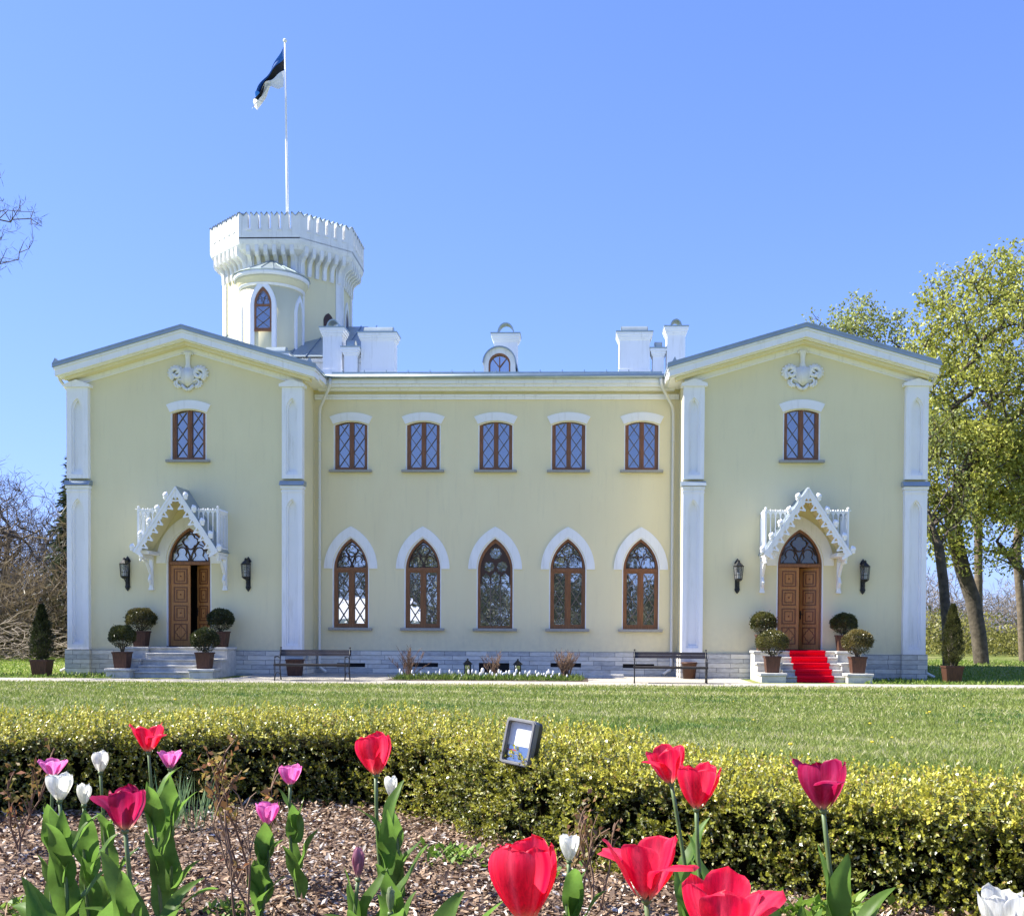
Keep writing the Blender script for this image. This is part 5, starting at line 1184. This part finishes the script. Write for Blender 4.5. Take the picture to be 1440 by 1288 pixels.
tulip('pink tulip right of the bare rose canes, higher of the two',1.63,3.20,.87,.064,.058,PINK,.008,seed=8,base=(1.66,3.2),leaves=(5,.24,.055))
tulip('pink tulip right of the bare rose canes, lower of the two',1.62,3.00,.79,.062,.060,PINK,.008,seed=9,base=(1.60,2.98),leaves=(5,.22,.065))
tulip('tall coral-red tulip standing alone in the centre-left',2.01,2.50,1.012,.084,.092,RED,.004,lean=(-.08,0),seed=10,base=(2.07,2.50),leaves=(6,.30,.055))
tulip('small white tulip behind the stem of the tall coral-red one',1.925,3.20,.84,.040,.058,WHT,0,seed=11,base=(1.95,3.2),leaves=(3,.26,.05))
tulip('closed pinkish-grey tulip bud on a short stem below the tall coral-red tulip',1.99,2.40,.785,.030,.068,BUD,-.004,seed=12,base=(2.00,2.4),leaves=(4,.27,.045),wm=.8)
tulip('largest red tulip, egg-shaped, at the bottom centre',2.40,1.50,.955,.098,.108,RED,.002,lean=(-.05,.05),seed=13,base=(2.42,1.52),leaves=(2,.24,.055),wm=.70)
tulip('white tulip behind and right of the largest red tulip',2.45,2.60,.785,.048,.062,WHT,.003,seed=14,base=(2.47,2.58),leaves=(4,.26,.06))
tulip('rear tulip of the overlapping pair of red tulips, against the hedge',2.68,2.50,.995,.078,.084,RED,.014,lean=(-.2,0),seed=15,base=(2.75,2.5),leaves=(3,.30,.065),special={3:.05})
tulip('front tulip of the overlapping pair of red tulips, against the hedge',2.715,2.30,.975,.088,.092,RED,.012,lean=(.05,0),seed=16,base=(2.78,2.32),leaves=(3,.30,.055))
tulip('splayed red tulip with loose side petals, right of the largest one',2.57,1.60,.955,.092,.092,RED,.016,seed=17,base=(2.60,1.62),leaves=(2,.22,.055),special={5:.085,0:.03,2:.07})
tulip('open red tulip cut by the bottom edge, right of centre',2.66,1.45,.925,.100,.100,RED,.020,lean=(.05,-.05),seed=18,base=(2.68,1.47),leaves=(2,.2,.05),special={2:.05})
tulip('dark crimson tulip on a long stem at the right, before the hedge',2.91,2.00,1.022,.086,.088,DRED,.006,lean=(-.03,0),seed=19,base=(2.97,2.0),leaves=(4,.34,.055),special={5:.06,3:.03})
tulip('white tulip at the bottom right corner',3.115,1.70,.865,.066,.085,WHT,.010,seed=20,base=(3.10,1.71),leaves=(2,.18,.05))
tulip('thin greenish unopened tulip bud beside the pinkish-grey one',2.075,2.32,.725,.020,.055,GRN,-.004,seed=21,base=(2.09,2.33),leaves=(5,.28,.075),wm=.8)
def leafclump(x,y,n,L,Wd,label,seed):
    r=thing('tulip_clump',label,'tulip leaves',(x,y,.5),'flowerless tulip leaf clumps'); rr=random.Random(seed)
    for k in range(n): blade_leaf(r,(x+rr.uniform(-.02,.02),y+rr.uniform(-.02,.02),.49),rr.uniform(0,6.28),L*rr.uniform(.7,1.1),Wd*rr.uniform(.8,1.1),rr.uniform(.3,1.6),seed=seed+k,twist=rr.uniform(-.8,.8))
leafclump(1.40,2.25,12,.30,.070,'big clump of broad bright leaves without flower, bottom left',31)
leafclump(1.50,2.50,8,.26,.055,'narrower leaf clump between the dark raspberry tulip and the scarlet one',41)
leafclump(2.16,2.10,7,.33,.085,'broad dark tulip leaves right of the buds, bottom centre',51)
leafclump(2.80,2.05,5,.28,.05,'upright tulip leaves right of the overlapping red pair',61)
leafclump(3.00,2.60,5,.22,.05,'low leaf clump at the foot of the hedge, right of the crimson stem',71)
# rose bushes of the bed
RG='budding rose bushes in the mulch'
canes(1.40,3.45,.5,5,.42,.42,'rose_bush','thorny rose bush with red-green buds between the tulips, left of centre',81,group=RG,th=.005,leafn=260,leafcol=((.30,.28,.06),(.34,.14,.06)),sub=2)
canes(.50,3.70,.5,5,.34,.5,'rose_bush','short bare rose cane at the far left of the mulch',82,group=RG,th=.005,leafn=110,leafcol=((.18,.17,.04),(.30,.12,.06)))
canes(2.50,3.15,.5,6,.34,.30,'rose_bush','brown upright canes at the foot of the hedge, behind the white tulip',83,group=RG,th=.0045,leafn=80,leafcol=((.30,.14,.08),(.20,.18,.05)))
canes(1.66,2.75,.5,3,.36,.2,'rose_bush','thin lone cane beside the lower pink tulip',84,group=RG,th=.004,leafn=16,leafcol=((.18,.17,.04),(.30,.12,.06)))
def weed(x,y,L,n,label,seed,col=((.09,.20,.02),(.26,.38,.06))):
    r=thing('weed',label,'weed',(x,y,.5),'weeds sprouting in the mulch'); 
    m=n*9; a=rnd(m)*6.283; P=np.stack([x+RNG.normal(size=m)*L*.55,y+RNG.normal(size=m)*L*.4,.505+rnd(m)*L*.5],1); D=np.stack([np.cos(a),np.sin(a),.4+rnd(m)],1); C=mixc(col[0],col[1],rnd(m))
    v,F,c=leafquads(P,D,rdir(m)*.5+np.array([0,0,1]),L*(.25+.35*rnd(m)),L*(.10+.14*rnd(m)),C,.2); nmesh('leaves',v,F,M_['leaf'],r,cols=c)
    k=MB(); [k.tube([(x,y,.49),(x+L*.4*math.cos(q),y+L*.3*math.sin(q),.52+L*.3)],.0025,4) for q in (0,1.5,3,4.5)]; k.build('stalks',M_['stem'],r)
for a in [(3.12,2.95,.13,14,'leafy weed patch at the foot of the hedge under the crimson tulip',1),(2.06,3.70,.10,10,'light green weeds between the bed centre and the hedge',2),(.98,2.95,.09,8,'low yellow-green weeds at the bottom left',3),(1.52,3.0,.07,7,'small bright weeds below the rose bush',4),
          (2.30,3.55,.10,10,'spiky weeds under the hedge behind the largest red tulip',5),(2.95,2.95,.11,10,'tall weeds against the hedge right of the red pair',6),(1.75,2.55,.07,6,'tiny weeds in the mulch below the pink tulips',7),(3.35,2.75,.09,9,'weeds at the hedge foot near the right edge',8)]: weed(*a)
g=thing('grass_tuft','tuft of thin blue-green blades before the dark hedge, left','grass tuft',(.92,4.3,.5)); n=60; a=rnd(n)*6.28
P=np.stack([.92+RNG.normal(size=n)*.06,4.3+RNG.normal(size=n)*.04,np.full(n,.5)],1); v,F,c=leafquads(P,np.stack([np.cos(a)*.3,np.sin(a)*.3,np.ones(n)],1),rdir(n),.14+.12*rnd(n),np.full(n,.007),mixc((.12,.22,.10),(.24,.34,.16),rnd(n)),.1); nmesh('blades',v,F,M_['leaf'],g,cols=c)
# ------------------------------------------------------------------ floodlight on the hedge
fr=thing('floodlight','grey framed floodlight with a white reflector tilted on top of the hedge','floodlight',(2.26,4.05,.42))
def rrect(w,h,r,n=5): 
    P=[]
    for cx,cz,a0 in ((w-r,h-r,0),(-w+r,h-r,90),(-w+r,-h+r,180),(w-r,-h+r,270)):
        for i in range(n+1): a=rad(a0+90*i/n); P.append((cx+r*math.cos(a),cz+r*math.sin(a)))
    return P
def flood(fn,name,m,**k):
    mb=MB(); fn(mb); Rm=Matrix.Translation((2.262,4.02,.888))@Matrix.Scale(.82,4)@Matrix.Rotation(rad(-30),4,'Z')@Matrix.Rotation(rad(-10),4,'X')@Matrix.Rotation(rad(6),4,'Y')
    mb.v=[tuple(Rm@Vector(v)) for v in mb.v]; return mb.build(name,m,fr,**k)
grey=mat('grey_cast_housing',(.19,.19,.19),rough=.5,noise=(40,.15))
def f1(mb): mb.plate(rrect(.078,.103,.018),[rrect(.062,.087,.010)],-.030,.0); mb.plate(rrect(.074,.099,.016),[rrect(.064,.089,.010)],-.036,-.030)
flood(f1,'frame',grey,bevel=.002)
def f2(mb): mb.plate(rrect(.074,.099,.016),[],.001,.035); [mb.box(-.06+i*.02,-.055+i*.02,.035,.052,-.08,.08) for i in range(7)]
flood(f2,'housing',mat('black_housing',(.02,.02,.022),rough=.5))
flood(lambda mb: mb.plate([(-.0615,-.018),(-.0615,.0865),(.0615,.0865),(.0615,-.018)],[],-.012,-.004),'reflector',mat('white_reflector',(.75,.75,.72),rough=.25,noise=(60,.06)))
flood(lambda mb: mb.plate([(-.0615,-.0865),(-.0615,-.019),(.0615,-.019),(.0615,-.0865)],[],-.014,-.004),'glass_panel',glass('tinted_panel',(.06,.08,.11),.35,.05))
flood(lambda mb: [mb.box(-.056+i*.006,-.052+i*.006,-.0155,-.0142,-.040,-.036) for i in range(8)],'red_mark',mat('red_print',(.6,.05,.03),rough=.6))
m=MB(); m.tube([(2.26,4.06,.42),(2.26,4.075,.80)],.008,6); m.build('stake',M_['black'],fr)

# ------------------------------------------------------------------ trees
def skel(rng,trunk,pts,tip=.012,power=2.4,step=.55,bend=.25,r0=None,up=.0):
    """trunk: list of (x,y,z); pts: attraction points, each joined to the nearest wood"""
    N=[]; Pr=[]
    tr=np.array(trunk,float)
    for i,p in enumerate(tr): N.append(p); Pr.append(i-1)
    c=tr[len(tr)//2:].mean(0); order=np.argsort(np.linalg.norm(pts-c,axis=1)); A=np.zeros((len(pts)*9+len(tr),3)); cnt=len(N); A[:cnt]=np.array(N); lo=max(1,int(len(tr)*.35))
    for o in order:
        p=pts[o]; d=A[lo:cnt]-p; dist=np.sqrt((d**2).sum(1))+.55*np.maximum(0,A[lo:cnt,2]-p[2]+.3)
        j=int(dist.argmin())+lo; q=A[j]; L=np.linalg.norm(p-q); k=int(min(8,max(1,round(L/step)))); par=j
        off=rng.normal(size=3)*L*bend*.35; off[2]=abs(off[2])*(.6 if up>=0 else -.6)
        for m_ in range(1,k+1):
            t=m_/k; w=q+(p-q)*t+off*math.sin(PI*t)+rng.normal(size=3)*.05*L/k*(0 if m_==k else 1)
            A[cnt]=w; Pr.append(par); par=cnt; cnt+=1
    A=A[:cnt]; Pr=np.array(Pr); load=np.zeros(cnt); ch=np.bincount(Pr[Pr>=0],minlength=cnt); load[ch==0]=tip**power
    for i in range(cnt-1,0,-1): load[Pr[i]]+=load[i]
    r=load**(1/power)
    if r0: 
        f=r0/r[0]; r=np.maximum(tip*.8,r*np.where(r>tip*1.5,1+(f-1)*((r-tip)/(r[0]-tip)),1))
    return A,Pr,r
def wood_mesh(name,A,Pr,r,m,root,rmin_sides=.03):
    idx=np.arange(1,len(A)); idx=idx[Pr[1:]>=0]; a=A[Pr[idx]]; b=A[idx]; ra=np.minimum(r[Pr[idx]],r[idx]*1.6+.002); 
    tr_=idx<0; ra=np.where(r[Pr[idx]]>.12,np.minimum(r[Pr[idx]],r[idx]*1.15),ra); rb=r[idx]; d=unit(b-a); ref=np.where(np.abs(d[:,2:3])>.9,[[1.,0,0]],[[0,0,1.]]); s1_=unit(np.cross(d,ref)); s2_=np.cross(d,s1_)
    Vs=[];Fs=[];base=0
    for lo_,hi_,k in ((0,rmin_sides,3),(rmin_sides,.1,5),(.1,9,10)):
        q=(rb>=lo_)&(rb<hi_); n=q.sum()
        if not n: continue
        an=2*PI*np.arange(k)/k; ca,sa=np.cos(an),np.sin(an)
        ring=lambda P,R_: P[:,None,:]+R_[:,None,None]*(s1_[q][:,None,:]*ca[None,:,None]+s2_[q][:,None,:]*sa[None,:,None])
        e=d[q]*rb[q][:,None]*.3
        V=np.concatenate([ring(a[q]-e,ra[q]),ring(b[q]+e,rb[q])],1).reshape(-1,3)
        i=np.arange(n)[:,None]*2*k+base; kk=np.arange(k)[None,:]; k2=(kk+1)%k
        F=np.stack([i+kk,i+k2,i+k2+k,i+kk+k],2).reshape(-1,4); Vs.append(V);Fs.append(F);base+=len(V)
    return nmesh(name,np.concatenate(Vs),np.concatenate(Fs),m,root,smooth=True)
def ell(rng,n,c,r,hollow=.25,sparse=None,seed=0):
    d=unit(rng.normal(size=(int(n*2.2),3))); rr=(hollow+(1-hollow)*rng.random(len(d)))**(1/2.2); P=d*rr[:,None]*np.array(r)+np.array(c)
    P+=rng.normal(size=P.shape)*.12
    if sparse is not None: P=P[smooth_noise(P,sparse[0],seed)>sparse[1]]
    return P[:n]
def foliage(root,tips,per,rad_,size,c0,c1,m,droop=.5,seed=5,cl=.8,name='crown'):
    n=len(tips)*per; P=np.repeat(tips,per,0)+RNG.normal(size=(n,3))*np.array([rad_,rad_,rad_*.75]); D=rdir(n); D[:,2]-=droop; D=unit(D)
    t=np.clip(.45+.35*smooth_noise(P,.9,seed)+.5*(rnd(n)-.5)+.25*np.repeat(rnd(len(tips))-.5,per),0,1); C=mixc(c0,c1,t)*(.7+.6*rnd(n))[:,None]
    v,F,c=leafquads(P,D,rdir(n)*.8+np.array([0,0,.5]),size*(.7+.6*rnd(n)),size*(.5+.3*rnd(n)),C,.2); return nmesh(name,v,F,m,root,cols=c)
TG=np.random.default_rng(77)
def leafy_tree(label,base,trunk,ells,ntip,r0,per,size,cols,seed,group,mbark='bark',sparse=(.8,-.5),step=.7,rad_=.22,tip=.013):
    root=thing('leafing_tree',label,'tree',base,group); pts=np.concatenate([ell(TG,int(ntip*w),c,r,seed=seed,sparse=sparse) for c,r,w in ells])
    A,Pr,r=skel(TG,trunk,pts,tip=tip,r0=r0,step=step); wood_mesh('trunk',A,Pr,r,M_[mbark],root)
    foliage(root,pts,per,rad_,size,cols[0],cols[1],M_['leaf'],seed=seed); return root
YG=((.17,.20,.035),(.60,.60,.12)); YG2=((.15,.19,.045),(.46,.49,.15))
GT='half-leafed park trees right of the house'
leafy_tree('big old leaning tree with yellow-green spring leaves close to the right corner of the house',(19.3,47,-.05),[(19.3,47,-.1),(19.15,47,1.2),(18.9,47,2.6),(18.45,47,3.9),(18.15,46.9,4.9),(17.9,46.9,6.2),(18.3,46.8,7.6),(19.0,46.8,9.0),(19.4,46.8,10.5),(19.7,46.8,12.2),(20,47,14)],
    [((20.6,47,12.2),(5.0,4.2,5.3),1.0),((18.3,46.2,7.9),(3.0,2.6,2.9),.32),((22,46.5,7.6),(2.6,2.6,2.4),.2),((18.9,45.6,5.4),(2.9,2.2,1.9),.10)],2050,.31,14,.165,YG,3,GT,'barkdark',sparse=(.9,-.13),rad_=.17)
leafy_tree('sparser tree whose top shows above the gable of the right wing',(16.4,57,-.05),[(16.4,57,-.1),(16.3,57,4),(16.5,57,8),(16.3,57,11),(16.2,57,13)],[((16.2,57,14.6),(3.1,2.8,3.7),1)],620,.32,13,.17,YG2,4,GT,'barkdark',sparse=(1.1,-.25))
leafy_tree('slim tree behind the potted conifer, leaning left with few leaves',(16.9,44,-.05),[(16.9,44,-.1),(16.85,44,1.5),(16.7,44,3.2),(16.5,44,4.6),(16.1,44,6.0),(15.9,44,7.5)],[((16.0,44,7.4),(2.2,2,3.0),1)],330,.19,8,.14,YG2,5,GT,'barkdark',sparse=(1,-.3))
leafy_tree('straight grey trunk tree behind the big leaning tree',(21.7,54,-.05),[(21.7,54,-.1),(21.6,54,3),(21.55,54,6),(21.5,54,9),(21.6,54,12)],[((21.6,54,11.5),(3.6,3,5),1)],480,.19,11,.16,YG,6,GT,sparse=(.8,-.3))
leafy_tree('tree at the right edge with a pale trunk',(22.6,51,-.05),[(22.6,51,-.1),(22.45,51,2.5),(22.2,51,5),(22.5,51,8),(22.7,51,11)],[((23.4,51,10.5),(3.0,3,5.5),1)],400,.19,11,.16,YG,7,GT,sparse=(.8,-.3))
# low slanting limb in front at the right edge
def bare_tree(label,base,trunk,ells,ntip,r0,seed,name='bare_tree',group=None,m='bark',tip=.009,step=.5,twigs=3,cat='tree',tw=1.0,sparse=None):
    root=thing(name,label,cat,base,group); pts=np.concatenate([ell(TG,int(ntip*w),c,r,seed=seed,sparse=sparse) for c,r,w in ells])
    A,Pr,r=skel(TG,trunk,pts,tip=tip,r0=r0,step=step); wood_mesh('trunk',A,Pr,r,M_[m],root)
    if twigs:
        n=len(pts)*twigs; P=np.repeat(pts,twigs,0); D=rdir(n,.35); v,F,c=leafquads(P,D,rdir(n),(.22+.4*rnd(n))*tw,(.016+.008*rnd(n))*tw,np.tile([.2,.17,.14],(n,1)),0); nmesh('twigs',v,F,M_['twig'],root)
    return root
bare_tree('leaning dark limb sloping down to the right of the big leaning tree',(22.4,45.5,-.05),[(22.4,45.5,-.1),(22.3,45.5,1.2),(21.6,45.6,2.4),(20.6,45.8,3.6),(19.6,46,4.8),(19,46,6)],[((20.4,45.8,5),(2.2,1.2,1.6),1)],90,.2,8,m='barkdark',twigs=3)
BG='bare trees left of the house'
for i,(x,y,h,lab) in enumerate([(-27.2,55,9.6,'bare grey tree at the left edge behind the brush pile'),(-25.3,53,9.2,'tall bare tree with a forked top left of the potted conifer'),(-23.8,57,8.4,'bare brown tree right of the tall forked one'),(-22.6,54,7.6,'bare tree close to the house corner with fine twigs'),(-29.5,60,9.5,'far bare tree partly beyond the left edge'),(-24.6,61,8.0,'thin bare tree far behind the others')]):
    bare_tree(lab,(x,y,-.05),[(x,y,-.1),(x+.1,y,h*.2),(x-.15,y,h*.42),(x+.1,y,h*.62),(x,y,h*.8)],[((x,y,h*.60),(2.3,2.0,h*.42),1)],430,.17,20+i,group=BG,m='bark' if i%2 else 'barkdark',tip=.011,twigs=4)
bare_tree('bare tree beyond the left edge reaching a branch into the sky',(-19.5,30,-.05),[(-19.5,30,-.1),(-19.4,30,4),(-19.3,30,7.5),(-18.9,30,10),(-18.5,30,12)],[((-18.3,30,12.3),(6.1,3.0,2.2),1)],1500,.35,40,m='barkdark',tip=.008,twigs=5,step=.4,tw=.6)
# spruce at the corner
sp=thing('spruce_tree','dark spruce peeping out behind the left corner of the house','spruce',(-20.2,50,-.05)); n=16000; t=rnd(n); zz_=.8+t*9.6; ring=np.floor(t*17)/17; R_=2.5*(1-t)*(1-.45*((t*17)%1))+.12; a=rnd(n)*6.283; R2=R_*np.sqrt(rnd(n))*(.8+.3*np.sin(a*5+ring*40))
P=np.stack([-20.2+R2*np.cos(a),50+R2*np.sin(a),zz_-R2*.28],1); v,F,c=leafquads(P,np.stack([np.cos(a),np.sin(a),-.35+0*a],1)+RNG.normal(size=(n,3))*.3,rdir(n),.28+.2*rnd(n),.07+.05*rnd(n),mixc((.012,.022,.010),(.05,.07,.03),rnd(n))); nmesh('crown',v,F,M_['leaf'],sp,cols=c)
m=MB(); m.tube([(-20.2,50,-.1),(-20.2,50,10.3)],[.2,.02],8); m.build('trunk',M_['barkdark'],sp)
# brush pile
bp_=thing('brush_pile','tangled pile of pale cut branches on the grass left of the house','brush pile',(-19.5,42.5,-.05)); m=MB(); rr=random.Random(5)
for i in range(420):
    x=rr.gauss(-19.6,1.9); h=max(.15,1.5-abs(x+19.6)*.32); p=Vector((x,42.5+rr.uniform(-1,1),rr.uniform(0,h))); a=rr.uniform(0,6.28); d=Vector((math.cos(a),math.sin(a)*.5,rr.uniform(-.25,.55)))*rr.uniform(.4,1.1)
    m.tube([p,p+d*.5+Vector((0,0,rr.uniform(-.05,.1))),p+d],[.025,.018,.008],4,False)
tag(m.build('branches',mat('cut_branches',(.20,.165,.125),rough=.9,noise=(3,.5)),bp_),kind='stuff')
# distant woods: twig haze and undergrowth
def woods(name,label,x0,x1,y0,y1,h,n,c0,c1,ln,wd,seed,pw=.7):
    X=RNG.uniform(x0,x1,n); Y=RNG.uniform(y0,y1,n); hh=h*(.75+.28*np.sin(X*.7+seed)+.12*np.sin(X*2.3)); Z=hh*rnd(n)**pw; D=rdir(n,.7); t=np.clip(.5+.4*smooth_noise(np.stack([X,Y,Z],1),.7,seed)+.4*(rnd(n)-.5),0,1)
    v,F,c=leafquads(np.stack([X,Y,Z],1),D,rdir(n),ln*(.5+rnd(n)),wd*(.5+rnd(n)),mixc(c0,c1,t)); tag(nmesh(name,v,F,M_['leaf'],cols=c),label,'woods',kind='stuff')
woods('bare_woods','brown tangle of bare undergrowth and woods behind the left lawn',-48,-16,44,62,6.3,60000,(.055,.042,.028),(.24,.19,.12),.75,.035,1)
woods('dark_undergrowth','dark undergrowth in front of the left woods',-46,-16,46,60,3.2,20000,(.03,.03,.02),(.13,.12,.05),.4,.12,2,1)
woods('distant_woods','hazy brown woods far right behind the park trees',13,50,66,84,4.6,38000,(.16,.13,.10),(.34,.29,.23),.7,.04,3)
woods('green_thicket','yellow-green thicket on the bank behind the right park trees',14,48,60,72,2.4,26000,(.12,.13,.03),(.36,.34,.09),.22,.11,4,1)
# ------------------------------------------------------------------ the garden behind the viewer (invented layout, added thicket; seen only in the window panes)
GB='trees behind the viewer mirrored in the panes'
woods('added_thicket','added thicket behind the viewer, hiding the bright horizon in the panes',-40,30,-48,-38,5.5,14000,(.05,.06,.03),(.22,.22,.13),.6,.35,6,.8)  # unseen strip added to block the bright horizon in the reflections
pr=leafy_tree('dense tree of the garden behind the viewer',(-21,-32,0),[(-21,-32,-.1),(-21,-32,3),(-21,-32,6),(-21,-32,9)],[((-21,-32,7),(3.6,4,5.0),1)],300,.3,10,.42,((.10,.12,.06),(.30,.30,.18)),9,GB,'barkdark',sparse=(.6,-.1),rad_=.5)
for i,(x,y,k) in enumerate([(-14,-34,1.05),(-7,-30,.9),(0,-33,1.1),(6.5,-31,.95),(14,-34,1.1)]): copy_tree(pr,None,(x,y,0),i*1.3,k)
for x,y,w,l,h,lab in ((-13,-18,8,4,2.0,'long white marquee behind the viewer mirrored in the left windows'),):
    t=thing('marquee',lab,'marquee',(x,y,0)); m=MB(); m.box(x-w/2,x+w/2,y-l/2,y+l/2,1.2,h); m.build('canvas_wall',M_['white'],t)
    m=MB(); m.add([(x-w/2-.1,y-l/2-.1,h),(x+w/2+.1,y-l/2-.1,h),(x+w/2+.1,y+l/2+.1,h),(x-w/2-.1,y+l/2+.1,h),(x-w*.3,y,h+1.5),(x+w*.3,y,h+1.5)],[(0,1,5,4),(1,2,5),(2,3,4,5),(3,0,4),(0,3,2,1)]); m.build('canvas_roof',M_['white'],t)
    for a in (-1,1):
        for b in (-1,1): m=MB(); m.tube([(x+a*w/2*.97,y+b*l/2*.97,-.02),(x+a*w/2*.97,y+b*l/2*.97,1.25)],.04,6); m.build('leg',M_['zinc'],t)
